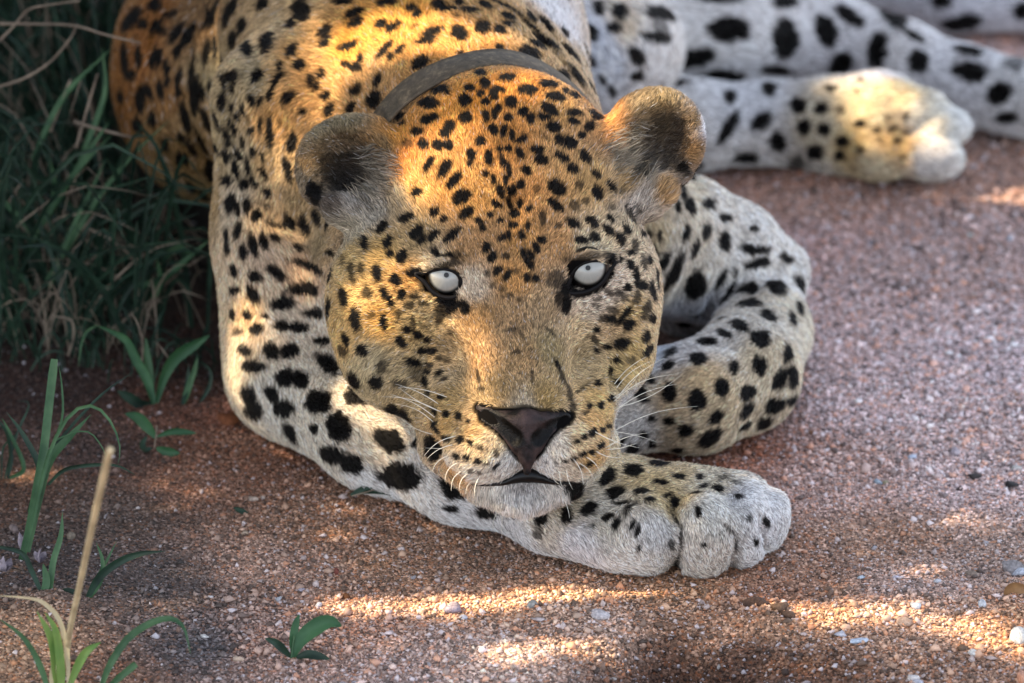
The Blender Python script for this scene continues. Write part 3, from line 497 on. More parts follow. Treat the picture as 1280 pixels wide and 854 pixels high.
def spot_dark(q, jit=0.0):
    "0 = base coat, 1 = black"
    out = np.zeros(len(q)); o = np.argsort(q[:, 0]); xs = q[o, 0]; qs = q[o]
    wob = lump(qs, 900, 3) * .14 + lump(qs, 2200, 5) * .08
    res = np.zeros(len(q))
    for i in range(len(ALLQ)):
        R = max(ALLA[i], ALLB[i]) * 2.6
        a, b = np.searchsorted(xs, [ALLQ[i, 0] - R, ALLQ[i, 0] + R])
        if a == b: continue
        dl = qs[a:b] - ALLQ[i]
        m = (np.abs(dl[:, 1]) < R) & (np.abs(dl[:, 2]) < R * 1.4)
        if not m.any(): continue
        idx = np.nonzero(m)[0] + a; c = dl[m] @ ALLM[i].T
        e = np.sqrt((c[:, 0] / ALLA[i]) ** 2 + (c[:, 1] / ALLB[i]) ** 2 + (c[:, 2] / (1.6 * max(ALLA[i], .006))) ** 4)
        soft = .0011 / ALLB[i] * .5 + .08
        v = np.clip((1.06 + soft - (e + wob[idx] + (rng.normal(size=len(idx)) * jit))) / (2 * soft), 0, 1); v = v * v * (3 - 2 * v) * ALLD[i]
        res[idx] = np.maximum(res[idx], v)
    out[o] = res; return out
BLACK = np.array([.0035, .003, .0028])
vdark = spot_dark(vL)
vdark = np.maximum(vdark, np.clip((.003 - field([q for q in NP if q['op'] == '+'], vL)) / .002, 0, 1))  # skin under the nose blackened to paint dark into the nostrils
lum_ = vcol.mean(1)[:, None]; vcol = np.clip((lum_ + (vcol - lum_) * 1.0) * np.array([1.03, .99, .97]) * 1.16, .01, .92)
ey_ = W2PX(L2W(vL)); front = vL[:, 2] > -.08
for (cx, cy, rx, ry, rt) in ((553, 353, 25.5, 18.5, -12), (734, 343, 28, 18.5, 22)):
    a = math.radians(rt); dx = ey_[:, 0] - cx; dy = ey_[:, 1] - cy
    e_ = ((dx * math.cos(a) + dy * math.sin(a)) / rx) ** 2 + ((-dx * math.sin(a) + dy * math.cos(a)) / ry) ** 2
    vdark[front & (e_ < 1)] = 1
vfin = (vcol * .42) * (1 - vdark[:, None]) + BLACK * vdark[:, None]  # skin darkened to paint shade into the gaps between hairs
def hide_mat():
    m, n, N, L, b = mat('short_coat')
    at = N.new('ShaderNodeAttribute'); at.attribute_name = 'col'
    L.new(at.outputs['Color'], b.inputs['Base Color']); b.inputs['Roughness'].default_value = .9; b.inputs['Specular IOR Level'].default_value = .03
    return m
LROOT = np.array([0.0, .25, 0.0])
leo = empty('leopard', LROOT)
tag(leo, 'adult spotted leopard lying on the sand with its head resting on its foreleg', 'leopard')
body = local(mesh_obj('body', L2W(vB), fB, hide_mat(), leo, cols=vfin), LROOT)
# ------------------------------------------------------------------ fur
def quad_tri(f): return np.vstack([f[:, [0, 1, 2]], f[:, [0, 2, 3]]])
tri = quad_tri(fB)
A = vL[tri[:, 0]]; Bv = vL[tri[:, 1]]; Cv = vL[tri[:, 2]]
area = np.linalg.norm(np.cross(Bv - A, Cv - A), axis=1) / 2
cen = (A + Bv + Cv) / 3; tn = nL[tri].mean(1)
pxy = W2PX(L2W(cen))
infr = (pxy[:, 0] > -40) & (pxy[:, 0] < 1320) & (pxy[:, 1] > -40) & (pxy[:, 1] < 880)
facing = tn[:, 2] > -.35
headm = (cen[:, 2] > -.105) & (pxy[:, 1] < 660) & (pxy[:, 0] > 360) & (pxy[:, 0] < 890)
den = np.where(infr & facing, np.where(cen[:, 2] > -.34, 1.0, .45), .10)
den = np.where(headm & infr & facing, 2.2, den)
wt = area * den
NH = int(FURN)
pick = rng.choice(len(tri), NH, p=wt / wt.sum())
r1 = np.sqrt(rng.random(NH)); r2 = rng.random(NH)
bw = np.stack([1 - r1, r1 * (1 - r2), r1 * r2], -1)
def bary(arr): return (arr[tri[pick]] * bw[..., None]).sum(1)
root = bary(vL); rn = bary(nL); rn /= np.linalg.norm(rn, axis=1)[:, None] + 1e-9
rc = bary(vcol); rd = bary(vdir)
rp = W2PX(L2W(root))
# length map (mm) by region
LEN = np.array([float(x) for x in """
650 450 4.4 600 400 4.6 690 400 4.6 655 490 3.6 640 330 5 640 250 5.5 620 150 6 550 150 6 700 150 6 540 300 6 740 290 6 530 400 5 760 400 5 460 380 7 800 400 7 440 300 8 470 260 10 800 260 9 480 470 8 780 460 8
600 550 5 720 545 5 630 580 5 690 580 5 655 605 4 655 632 16 610 625 13 700 625 13 430 150 5 385 200 4 420 200 6 450 215 11 455 250 12 480 200 7 830 120 5 868 170 4 820 165 9 790 195 12 800 225 12 850 190 5 440 235 4
500 50 9 400 60 9 300 100 9 350 300 9 350 420 8 450 560 8 560 620 8 680 650 7 780 600 5 850 600 5 900 680 6 800 690 6 860 280 8 950 330 7 960 430 7 860 520 7 190 60 9 760 60 10 900 40 9 1200 100 8 950 150 7 1060 160 6 1160 170 7 548 352 2.2 735 345 2.2
""".split()]).reshape(-1, 3)
lq, lok = anchor(LEN[:, 0], LEN[:, 1])
vlen = idw(vL, lq[lok], LEN[lok][:, 2:3], 3)[:, 0]
hl = np.maximum((vlen[tri[pick]] * bw).sum(1) * .00076, .0030) * rng.uniform(.65, 1.2, NH)
# keep clear of the eye openings and the nose leather
def px_clear(cx, cy, rx, ry, rot, zlim=-.045):
    a = math.radians(rot); dx = rp[:, 0] - cx; dy = rp[:, 1] - cy
    x = dx * math.cos(a) + dy * math.sin(a); y = -dx * math.sin(a) + dy * math.cos(a)
    return (x / rx) ** 2 + (y / ry) ** 2
kill = ((px_clear(553, 353, 25, 18, -12) < 1) | (px_clear(734, 343, 27.5, 18, 22) < 1)) & (root[:, 2] > -.06)
kill |= (root[:, 2] > -.03) & (px_clear(660, 596, 22, 6, 0) < 1)
kill |= field([q for q in NP if q['op'] == '+'], root) < .0012
kill |= rp[:, 1] > 900
kill |= (L2W(root)[:, 2] < .002)
sel = ~kill
root, rn, rc, rd, hl, rp = root[sel], rn[sel], rc[sel], rd[sel], hl[sel], rp[sel]; n = len(root)
rd = rd + rng.normal(size=rd.shape) * .10
cl = np.stack([lump(root, 350, 11 + i) for i in range(3)], -1) * .22 + np.stack([lump(root, 1100, 21 + i) for i in range(3)], -1) * .26; rd = rd + cl
rd = rd - rn * (rd * rn).sum(1)[:, None]; rd /= np.linalg.norm(rd, axis=1)[:, None] + 1e-9
lift = rng.uniform(.16, .40, n) + np.clip(.0045 - hl, 0, .002) * 90
dk0 = spot_dark(root + rd * (hl * .55)[:, None] - rn * (hl * .05)[:, None], .05)
# fine broken flecks over the cheeks, the bridge, the paws
FL = np.array([[520, 385, 55, .85], [560, 420, 40, .5], [500, 440, 40, .4], [760, 385, 50, .85], [745, 430, 40, .6], [640, 410, 75, .62], [700, 350, 30, .6], [620, 330, 40, .5], [640, 280, 50, .6], [620, 200, 60, .35], [450, 370, 50, .4], [810, 350, 40, .4], [540, 300, 40, .5], [560, 140, 60, .3], [690, 140, 60, .35], [640, 470, 70, .55], [655, 555, 60, .16], [590, 530, 30, .25],
               [880, 640, 90, .38], [800, 660, 50, .34], [700, 660, 60, .35], [655, 615, 50, .4], [470, 300, 50, .4], [800, 300, 40, .45], [480, 260, 40, .5], [440, 200, 60, .45], [820, 170, 60, .45], [1120, 165, 60, .3]])
flw = np.zeros(n)
for (fx, fy, fr, fa) in FL: flw = np.maximum(flw, fa * np.exp(-(((rp[:, 0] - fx) ** 2 + (rp[:, 1] - fy) ** 2) / fr ** 2) ** 1.5))
tip = root + rd * (hl * .5)[:, None]
fn_ = lump(tip, 1500, 61) * .6 + lump(tip, 3200, 62) * .6
dk = np.maximum(dk0, np.clip((fn_ - .22) * 3.2, 0, 1) * flw)
# long pale tufts that cross the mouths of the ears
for (tx, ty, tr, dx_, dy_) in [(486, 210, 20, -1, -.25), (476, 234, 18, -1, -.5), (458, 254, 16, -.7, -.9), (470, 192, 14, -1, .1), (772, 182, 18, 1, -.45), (784, 206, 20, 1, -.55), (802, 228, 16, .7, -.9), (790, 160, 14, 1, .1)]:
    m_ = (np.hypot(rp[:, 0] - tx, rp[:, 1] - ty) < tr) & (root[:, 2] > -.1) & (rng.random(n) < .13)
    t3 = np.array([dx_, -dy_, .25]); hl[m_] = rng.uniform(.005, .012, m_.sum()); lift[m_] = rng.uniform(.25, .8, m_.sum())
    rd[m_] = t3 / np.linalg.norm(t3) + rng.normal(size=(m_.sum(), 3)) * .22; rc[m_] = s2l((160, 150, 132)) * rng.uniform(.4, 1.3, m_.sum())[:, None]
# inside the ears the hair stands off more
K = 4
ts = np.linspace(0, 1, K)
pos = np.zeros((n, K, 3))
for j, t in enumerate(ts):
    dirj = rd * (t * (1 - .15 * t))[..., None] + rn * (lift * t * (1 - .55 * t))[..., None]
    pos[:, j] = root - rn * .0002 + dirj * hl[:, None]
pos += (rng.normal(size=(n, 1, 3)) * (ts[None, :, None] ** 2) * .0005)
bright = np.clip(rng.normal(1, .32, n), .35, 1.8) * (1 + .30 * lump(root, 2600, 33)) * (1 + .12 * lump(root, 260, 31)) * (1 + .16 * lump(root, 900, 32))
base = rc * bright[:, None] * .98
# ticking: scattered darker hairs, more of them on the bridge and the grey parts
tick = (rng.random(n) < .07 + .12 * flw)
base[tick] *= .35
pale = rng.random(n) < .025
base[pale] = base[pale] * .5 + .42
colr = base * (1 - dk[:, None]) + BLACK * (1 + rng.random(n)[:, None]) * dk[:, None]
pc = np.ones((n, K, 4), np.float32)
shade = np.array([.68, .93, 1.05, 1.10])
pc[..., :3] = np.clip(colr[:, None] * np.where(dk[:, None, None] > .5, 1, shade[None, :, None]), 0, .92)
cu = bpy.data.hair_curves.new('fur')
cu.add_curves([K] * n)
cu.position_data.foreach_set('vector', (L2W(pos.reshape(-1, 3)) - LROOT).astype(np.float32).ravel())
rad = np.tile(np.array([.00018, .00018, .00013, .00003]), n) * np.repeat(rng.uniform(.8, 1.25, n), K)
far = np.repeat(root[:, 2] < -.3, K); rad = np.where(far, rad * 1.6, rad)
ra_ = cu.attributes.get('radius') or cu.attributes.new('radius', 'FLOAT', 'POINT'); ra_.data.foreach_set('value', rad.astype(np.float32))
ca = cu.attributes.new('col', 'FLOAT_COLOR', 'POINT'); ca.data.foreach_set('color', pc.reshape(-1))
def fur_mat():
    m, nn, N, L, b = mat('fur')
    at = N.new('ShaderNodeAttribute'); at.attribute_name = 'col'
    L.new(at.outputs['Color'], b.inputs['Base Color']); b.inputs['Roughness'].default_value = .55; b.inputs['Specular IOR Level'].default_value = .35
    b.inputs['Roughness'].default_value = .55; b.inputs['Specular IOR Level'].default_value = .10
    out = N['Material Output']
    h = N.new('ShaderNodeBsdfHairPrincipled'); h.model = 'CHIANG'; h.parametrization = 'COLOR'
    h.inputs['IOR'].default_value = 1.28; h.inputs['Roughness'].default_value = .4; h.inputs['Radial Roughness'].default_value = .6; h.inputs['Random Roughness'].default_value = .2
    L.new(at.outputs['Color'], h.inputs['Color'])
    mx = N.new('ShaderNodeMixShader'); mx.inputs[0].default_value = .30
    L.new(b.outputs[0], mx.inputs[1]); L.new(h.outputs[0], mx.inputs[2]); L.new(mx.outputs[0], out.inputs['Surface'])
    return m
cu.materials.append(fur_mat())
fo = bpy.data.objects.new('fur', cu); COL.objects.link(fo); fo.parent = leo
# ------------------------------------------------------------------ eyes, nose, mouth, whiskers
def dep(px, py):
    q, ok = trace(PRH, np.atleast_1d(np.asarray(px, float)), np.atleast_1d(np.asarray(py, float)))
    return -q[:, 2] / U
PRH = [q for q in PR if not (q['op'] == '-' and q['t'] == 'E' and q['r'][2] > .0195 and q['k'] <= 5.01 * U)]
def glossy(name, rgb, rough, coat=0.0):
    m = simple(name, rgb, rough, .5, .15, 300)
    m.node_tree.nodes['Principled BSDF'].inputs['Coat Weight'].default_value = coat
    m.node_tree.nodes['Principled BSDF'].inputs['Coat Roughness'].default_value = .03
    return m
M_ball = glossy('eye_dark', (8, 7, 7), .4, .1)
M_ball.node_tree.nodes['Principled BSDF'].inputs['Specular IOR Level'].default_value = .2
M_lid = glossy('eyelid_skin', (13, 11, 12), .6)
M_lid.node_tree.nodes['Principled BSDF'].inputs['Specular IOR Level'].default_value = .15
M_pupil = glossy('pupil_black', (3, 3, 3), .5)
def iris_mat():
    m, n, N, L, b = mat('iris_pale')
    at = N.new('ShaderNodeAttribute'); at.attribute_name = 'col'; L.new(at.outputs['Color'], b.inputs['Base Color'])
    b.inputs['Roughness'].default_value = .4; b.inputs['Coat Weight'].default_value = .7; b.inputs['Coat Roughness'].default_value = .03
    return m
M_iris = iris_mat()
def cap(center, r, ang, seg=64, rings=14, ax=(0, 0, 1)):
    "spherical cap facing ax"
    z = Vector(ax).normalized(); x = z.orthogonal().normalized(); y = z.cross(x)
    v = [np.array(z) * r]; f = []
    for i in range(1, rings + 1):
        a = ang * i / rings
        for j in range(seg):
            t = 2 * PI * j / seg
            v.append(r * (np.cos(a) * np.array(z) + np.sin(a) * (np.cos(t) * np.array(x) + np.sin(t) * np.array(y))))
    for j in range(seg): f.append([0, 1 + j, 1 + (j + 1) % seg])
    for i in range(rings - 1):
        for j in range(seg):
            k = (j + 1) % seg; a0 = 1 + i * seg; a1 = a0 + seg
            f.append([a0 + j, a1 + j, a1 + k, a0 + k])
    return np.array(v) + center, f
LIDS = [[(576, 361), (575, 348), (568, 340), (556, 336.5), (543, 338), (532, 341), (519, 343), (531, 353), (540, 364), (552, 371), (565, 372), (574, 367)],
        [(707, 361), (713, 349), (717, 340), (724, 332), (736, 327), (748, 326), (759, 327), (769, 328), (761, 340), (752, 354), (738, 363), (722, 367), (711, 366)]]
for e, (ex, ey, er) in enumerate(EYES):
    cz = EYED[e]
    c = P(ex, ey, cz); r = er * U
    ax = np.array([0, 0, D]) - c; ax /= np.linalg.norm(ax)
    v, f = cap(c, r, PI * .98, 48, 36, ax)
    ball = local(mesh_obj('eye', L2W(v), f, M_ball, leo), LROOT)
    if e == 0: ball['label'] = 'pale staring eye with a tear stain below it'
    v, f = cap(c, r * 1.012, math.asin(21.8 / er), 96, 16, ax)
    rr = np.linalg.norm(np.cross(v - c, ax), axis=1) / (21.8 * U)
    th = np.arctan2((v - c)[:, 1], (v - c)[:, 0])
    st = .5 + .5 * np.sin(th * 37 + 3 * np.sin(th * 11)) * np.sin(th * 23 + 1)
    base = s2l((152, 152, 145)) * (1 - .12 * rr[:, None]) * (1 - .16 * st[:, None] * np.clip(rr[:, None] * 1.3, 0, 1))
    base *= (1 - .92 * np.clip((rr[:, None] - .84) / .12, 0, 1)); base *= (1 - .35 * np.exp(-((rr[:, None] - .16) / .06) ** 2))
    ir = mesh_obj('iris', L2W(v), f, M_iris, ball, cols=base)
    v, f = cap(c, r * 1.024, math.asin(3.1 / er), 32, 3, ax)
    mesh_obj('pupil', L2W(v), f, M_pupil, ball)
    # rims of the lids lie on the ball
    pts = spline(LIDS[e] + LIDS[e][:1], 72); rim = []
    for (x, y) in pts:
        q = P(x, y, cz); off = np.linalg.norm((q - c)[:2]); z = math.sqrt(max((r * 1.05) ** 2 - off ** 2, (r * .55) ** 2))
        rim.append([q[0], q[1], c[2] + z])
    rim = np.array(rim); yy = pts[:, 1]
    rad = np.where(yy > ey + 6, 3.0, 2.2) * U
    v, f = tube(rim, rad, 10)
    local(mesh_obj('eyelid_rim', L2W(v), f, M_lid, leo), LROOT)
v, f = surface(NP, P(585, 610, 20) - .004, P(730, 495, -60) + .004, .0006)
def nose_mat():
    m, n, N, L, b = mat('nose_leather')
    tc = N.new('ShaderNodeTexCoord'); vo = N.new('ShaderNodeTexVoronoi'); vo.inputs['Scale'].default_value = 900; L.new(tc.outputs['Object'], vo.inputs['Vector'])
    nz = N.new('ShaderNodeTexNoise'); nz.inputs['Scale'].default_value = 90; L.new(tc.outputs['Object'], nz.inputs['Vector'])
    r = N.new('ShaderNodeValToRGB'); r.color_ramp.elements[0].color = (*s2l((14, 12, 13)), 1); r.color_ramp.elements[1].color = (*s2l((72, 57, 55)), 1)
    r.color_ramp.elements[0].position = .35; r.color_ramp.elements[1].position = .7
    L.new(nz.outputs['Fac'], r.inputs[0])
    at = N.new('ShaderNodeAttribute'); at.attribute_name = 'col'; mx = N.new('ShaderNodeMix'); mx.data_type = 'RGBA'; mx.blend_type = 'MULTIPLY'; mx.inputs[0].default_value = 1
    L.new(r.outputs[0], mx.inputs[6]); L.new(at.outputs['Color'], mx.inputs[7]); L.new(mx.outputs[2], b.inputs['Base Color'])
    bp = N.new('ShaderNodeBump'); bp.inputs['Strength'].default_value = .5; bp.inputs['Distance'].default_value = .0006
    L.new(vo.outputs['Distance'], bp.inputs['Height']); L.new(bp.outputs[0], b.inputs['Normal']); b.inputs['Roughness'].default_value = .5; b.inputs['Specular IOR Level'].default_value = .16
    return m
cut = np.min([sdist(q, v) for q in NP if q['op'] == '-'][:4], axis=0); nk = 1 - np.clip((.0022 - cut) / .0016, 0, .97)
gr = np.clip(1 - np.abs(sdist(NP[-1], v)) / .0009, 0, .8)
local(mesh_obj('nose', L2W(v), f, nose_mat(), leo, cols=np.repeat((nk * (1 - gr))[:, None], 3, 1)), LROOT)  # nostrils and groove darkened in colour to paint their shade
M_lip = glossy('lip_black', (9, 8, 9), .35)
M_lip.node_tree.nodes['Principled BSDF'].inputs['Specular IOR Level'].default_value = .25
lp = [(584, 604, .8), (598, 606, 1.8), (618, 605, 2.8), (632, 603, 3.6), (645, 597, 8), (660, 594, 11), (675, 597, 8), (688, 602, 3.8), (702, 604, 2.8), (716, 604, 1.8), (730, 600, .8)]
pp = spline([(a, b) for a, b, c in lp], 60); rr = np.interp(pp[:, 0], [a for a, b, c in lp], [c for a, b, c in lp])
dd = dep(pp[:, 0], pp[:, 1] + 3); dd = np.convolve(np.r_[dd[:1], dd[:1], dd, dd[-1:], dd[-1:]], np.ones(5) / 5, 'valid')
v, f = tube(P(pp[:, 0], pp[:, 1], dd - 2 + rr * .3), rr * U, 10)
local(mesh_obj('lip', L2W(v), f, M_lip, leo), LROOT)
M_wh = simple('whisker_pale', (235, 230, 215), .4, .5, .05)
WH = """766 483 808 446 -4;768 489 812 452 -5;767 502 842 468 -8;770 510 850 470 6;768 514 846 480 -6;766 498 800 466 3;764 541 872 508 -8;764 539 822 553 -2;757 560 812 541 -4;758 562 796 554 2;745 564 776 572 3;744 540 800 560 3
715 572 729 606 -4;722 578 743 602 -4;732 571 751 592 -3;708 585 716 612 2;700 588 704 612 2;545 523 488 493 4;542 528 494 505 5;541 543 502 524 -3;552 561 531 560 0;566 556 534 573 3;573 578 556 602 5;578 588 564 614 5;586 591 574 614 4
600 595 594 622 3;560 497 500 484 3;548 505 494 480 3;552 515 498 484 -3;570 545 530 570 5;560 570 540 590 4;592 600 582 618 3;622 640 616 662 2;628 642 627 672 0;702 620 712 648 -2;690 590 700 606 3;545 512 476 496 5;770 500 830 448 -6"""
for w_ in WH.replace('\n', ';').split(';'):
    x0, y0, x1, y1, bd = [float(t) for t in w_.split()]
    d0 = float(dep(x0 - (3 if x0 > 655 else -3), y0)[0]); L_ = math.hypot(x1 - x0, y1 - y0)
    nx, ny = -(y1 - y0) / L_, (x1 - x0) / L_
    tt = np.linspace(0, 1, 10); bow = np.sin(tt * PI) * bd
    pts = P(x0 + (x1 - x0) * tt + nx * bow, y0 + (y1 - y0) * tt + ny * bow, d0 + 3 - 16 * tt)
    v, f = tube(pts, np.linspace(.55, .12, 10) * U, 5)
    local(mesh_obj('whisker', L2W(v), f, M_wh, leo), LROOT)
# ------------------------------------------------------------------ the tracking collar
ax = np.array([-.29, .40, -.87]); ax /= np.linalg.norm(ax)
c0 = P(604, 219, 236); e1 = np.cross([0, 1, 0], ax); e1 /= np.linalg.norm(e1); e2 = np.cross(ax, e1)
if e2[1] < 0: e2 = -e2
def collar_mesh():
    n = 120; prof = [(-23, 0), (-23, 3.4), (-20, 4.6), (-16, 3.6), (-14, 4.2), (14, 4.6), (17, 3.4), (21, 4.6), (23, 3), (23, 0)]
    v = []; f = []; m = len(prof)
    for i in range(n):
        t = 2 * PI * i / n; dirv = np.cos(t) * e1 + np.sin(t) * e2
        r = 157 + 2.6 * math.sin(2 * t + 1) + 1.0 * math.sin(5 * t)
        for (a, h) in prof:
            wv = 1.2 * math.sin(7 * t + a * .1)
            v.append(c0 + dirv * (r + h + a * .06 + wv * .4) * U * 1.02 + ax * (a + wv) * U)
    for i in range(n):
        k = (i + 1) % n
        for j in range(m):
            j2 = (j + 1) % m; f.append([i * m + j, i * m + j2, k * m + j2, k * m + j])
    return np.array(v), f
v, f = collar_mesh()
def collar_mat():
    m, n, N, L, b = mat('worn_leather')
    tc = N.new('ShaderNodeTexCoord'); mp = N.new('ShaderNodeMapping'); mp.inputs['Scale'].default_value = (1, 1, 1); L.new(tc.outputs['Object'], mp.inputs[0])
    nz = N.new('ShaderNodeTexNoise'); nz.inputs['Scale'].default_value = 170; nz.inputs['Detail'].default_value = 8; nz.inputs['Roughness'].default_value = .7; L.new(mp.outputs[0], nz.inputs['Vector'])
    r = N.new('ShaderNodeValToRGB'); e = r.color_ramp.elements
    e[0].position = .3; e[0].color = (*s2l((52, 44, 33)), 1); e[1].position = .75; e[1].color = (*s2l((132, 114, 88)), 1)
    q = e.new(.52); q.color = (*s2l((84, 72, 55)), 1)
    L.new(nz.outputs['Fac'], r.inputs[0]); L.new(r.outputs[0], b.inputs['Base Color']); b.inputs['Roughness'].default_value = .75
    n2 = N.new('ShaderNodeTexNoise'); n2.inputs['Scale'].default_value = 700; L.new(tc.outputs['Object'], n2.inputs['Vector'])
    bp = N.new('ShaderNodeBump'); bp.inputs['Strength'].default_value = .6; bp.inputs['Distance'].default_value = .0008; L.new(n2.outputs['Fac'], bp.inputs['Height']); L.new(bp.outputs[0], b.inputs['Normal'])
    return m
co = mesh_obj('tracking_collar', L2W(v), f, collar_mat())
tag(co, 'worn grey-brown leather collar around the leopard neck behind its head', 'collar')
# ------------------------------------------------------------------ ground
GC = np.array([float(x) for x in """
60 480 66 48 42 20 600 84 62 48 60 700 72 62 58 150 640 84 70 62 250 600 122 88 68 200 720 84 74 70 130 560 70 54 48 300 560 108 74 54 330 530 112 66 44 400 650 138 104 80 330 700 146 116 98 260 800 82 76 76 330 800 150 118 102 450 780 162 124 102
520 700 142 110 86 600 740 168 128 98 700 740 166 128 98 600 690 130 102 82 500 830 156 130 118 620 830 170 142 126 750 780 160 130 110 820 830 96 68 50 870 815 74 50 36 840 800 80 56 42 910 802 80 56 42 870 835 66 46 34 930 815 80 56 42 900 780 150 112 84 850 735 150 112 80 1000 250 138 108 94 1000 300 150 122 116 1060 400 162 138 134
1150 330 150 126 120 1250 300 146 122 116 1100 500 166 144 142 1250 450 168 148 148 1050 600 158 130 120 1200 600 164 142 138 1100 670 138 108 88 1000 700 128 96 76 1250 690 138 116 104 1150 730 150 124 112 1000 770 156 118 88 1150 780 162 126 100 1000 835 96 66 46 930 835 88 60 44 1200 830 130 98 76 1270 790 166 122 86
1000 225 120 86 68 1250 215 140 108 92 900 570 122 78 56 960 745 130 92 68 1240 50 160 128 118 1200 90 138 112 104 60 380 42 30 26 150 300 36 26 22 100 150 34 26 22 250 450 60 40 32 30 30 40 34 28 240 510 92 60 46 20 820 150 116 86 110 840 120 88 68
""".split()]).reshape(-1, 5)  # shade of the hollow at the front is painted into these colours
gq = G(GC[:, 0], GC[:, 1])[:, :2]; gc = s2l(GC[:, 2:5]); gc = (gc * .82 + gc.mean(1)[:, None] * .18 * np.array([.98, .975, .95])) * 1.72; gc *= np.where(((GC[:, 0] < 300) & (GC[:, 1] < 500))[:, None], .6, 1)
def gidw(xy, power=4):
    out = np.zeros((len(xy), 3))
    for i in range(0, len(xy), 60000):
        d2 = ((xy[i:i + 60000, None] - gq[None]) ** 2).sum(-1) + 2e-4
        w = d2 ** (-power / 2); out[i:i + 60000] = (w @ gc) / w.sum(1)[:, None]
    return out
BUMPS = [  # px, py, radius x, radius y (units), height (m)
    (330, 535, 60, 22, .011), (300, 520, 40, 14, .008), (870, 818, 85, 28, -.040), (1010, 838, 60, 16, -.008), (1000, 735, 60, 16, -.005), (1120, 672, 130, 26, -.008), (960, 770, 60, 14, .006),
    (1000, 225, 120, 22, .006), (1200, 232, 60, 12, .007), (700, 765, 120, 20, .004), (560, 800, 120, 20, .004), (1180, 760, 140, 30, .006), (70, 760, 120, 40, .007), (350, 720, 80, 30, -.004),
    (900, 585, 70, 12, .006), (1230, 700, 50, 14, -.006), (640, 820, 90, 16, .006), (760, 800, 50, 14, .005), (200, 520, 70, 16, .006)]
def gh(x, y):
    p = np.stack([x, y, 0 * x], -1)
    fade = 1 / (1 + (np.hypot(x, y - .3) / 2.5) ** 2)
    z = (lump(p, 9, 41) * .0035 + lump(p, 24, 42) * .0016 + lump(p, 60, 43) * .0009 + lump(p, 150, 44) * .0005) * fade
    for (a, b, rx, ry, h) in BUMPS:
        q = G(a, b); e = ((x - q[0]) / (rx * U)) ** 2 + ((y - q[1]) / (ry * U / math.sin(PITCH))) ** 2
        z = z + h * np.exp(-e) * (1 + .5 * lump(p, 120, 45))
    return z - .003
gx = np.unique(np.round(np.r_[np.arange(-.5, .56, .004), np.linspace(-6, -.5, 60), np.linspace(.56, 6, 60), -12, -30, -90, -300, 12, 30, 90, 300], 4))
gy = np.unique(np.round(np.r_[np.arange(-.35, 1.2, .005), np.linspace(-6, -.35, 60), np.linspace(1.2, 8, 60), -12, -30, -90, -300, 12, 30, 90, 400], 4))
X, Y = np.meshgrid(gx, gy, indexing='ij'); Z = gh(X.ravel(), Y.ravel())
nx_, ny_ = X.shape
i0 = (np.arange(nx_ - 1)[:, None] * ny_ + np.arange(ny_ - 1)[None]).ravel()
gf = np.stack([i0, i0 + ny_, i0 + ny_ + 1, i0 + 1], 1)
gv = np.stack([X.ravel(), Y.ravel(), Z], -1)
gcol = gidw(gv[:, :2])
def sand_mat():
    m, n, N, L, b = mat('coarse_sand')
    at = N.new('ShaderNodeAttribute'); at.attribute_name = 'col'; tc = N.new('ShaderNodeTexCoord')
    vo = N.new('ShaderNodeTexVoronoi'); vo.inputs['Scale'].default_value = 620; L.new(tc.outputs['Object'], vo.inputs['Vector'])
    sep = N.new('ShaderNodeSeparateColor'); L.new(vo.outputs['Color'], sep.inputs[0])
    r = N.new('ShaderNodeValToRGB'); r.color_ramp.interpolation = 'CONSTANT'; e = r.color_ramp.elements
    e[0].position = 0; e[0].color = (.30, .28, .28, 1); e[1].position = .18; e[1].color = (.62, .58, .55, 1)
    for p_, c_ in ((.42, (.9, .86, .82, 1)), (.66, (1.15, 1.0, .9, 1)), (.78, (1.25, .85, .6, 1)), (.86, (1.7, 1.65, 1.65, 1)), (.95, (2.3, 2.3, 2.35, 1))):
        q = e.new(p_); q.color = c_
    L.new(sep.outputs[0], r.inputs[0])
    mx = N.new('ShaderNodeMix'); mx.data_type = 'RGBA'; mx.blend_type = 'MULTIPLY'; mx.inputs[0].default_value = 1
    L.new(at.outputs['Color'], mx.inputs[6]); L.new(r.outputs[0], mx.inputs[7])
    L.new(mx.outputs[2], b.inputs['Base Color']); b.inputs['Roughness'].default_value = .85; b.inputs['Specular IOR Level'].default_value = .25
    nz = N.new('ShaderNodeTexNoise'); nz.inputs['Scale'].default_value = 260; nz.inputs['Detail'].default_value = 5; L.new(tc.outputs['Object'], nz.inputs['Vector'])
    ad = N.new('ShaderNodeMath'); ad.operation = 'SUBTRACT'; L.new(nz.outputs['Fac'], ad.inputs[0]); L.new(vo.outputs['Distance'], ad.inputs[1])
    bp = N.new('ShaderNodeBump'); bp.inputs['Strength'].default_value = .9; bp.inputs['Distance'].default_value = .0012; L.new(ad.outputs[0], bp.inputs['Height']); L.new(bp.outputs[0], b.inputs['Normal'])
    return m
gm = sand_mat()
go = mesh_obj('ground', gv, gf, gm, cols=gcol); go['kind'] = 'structure'
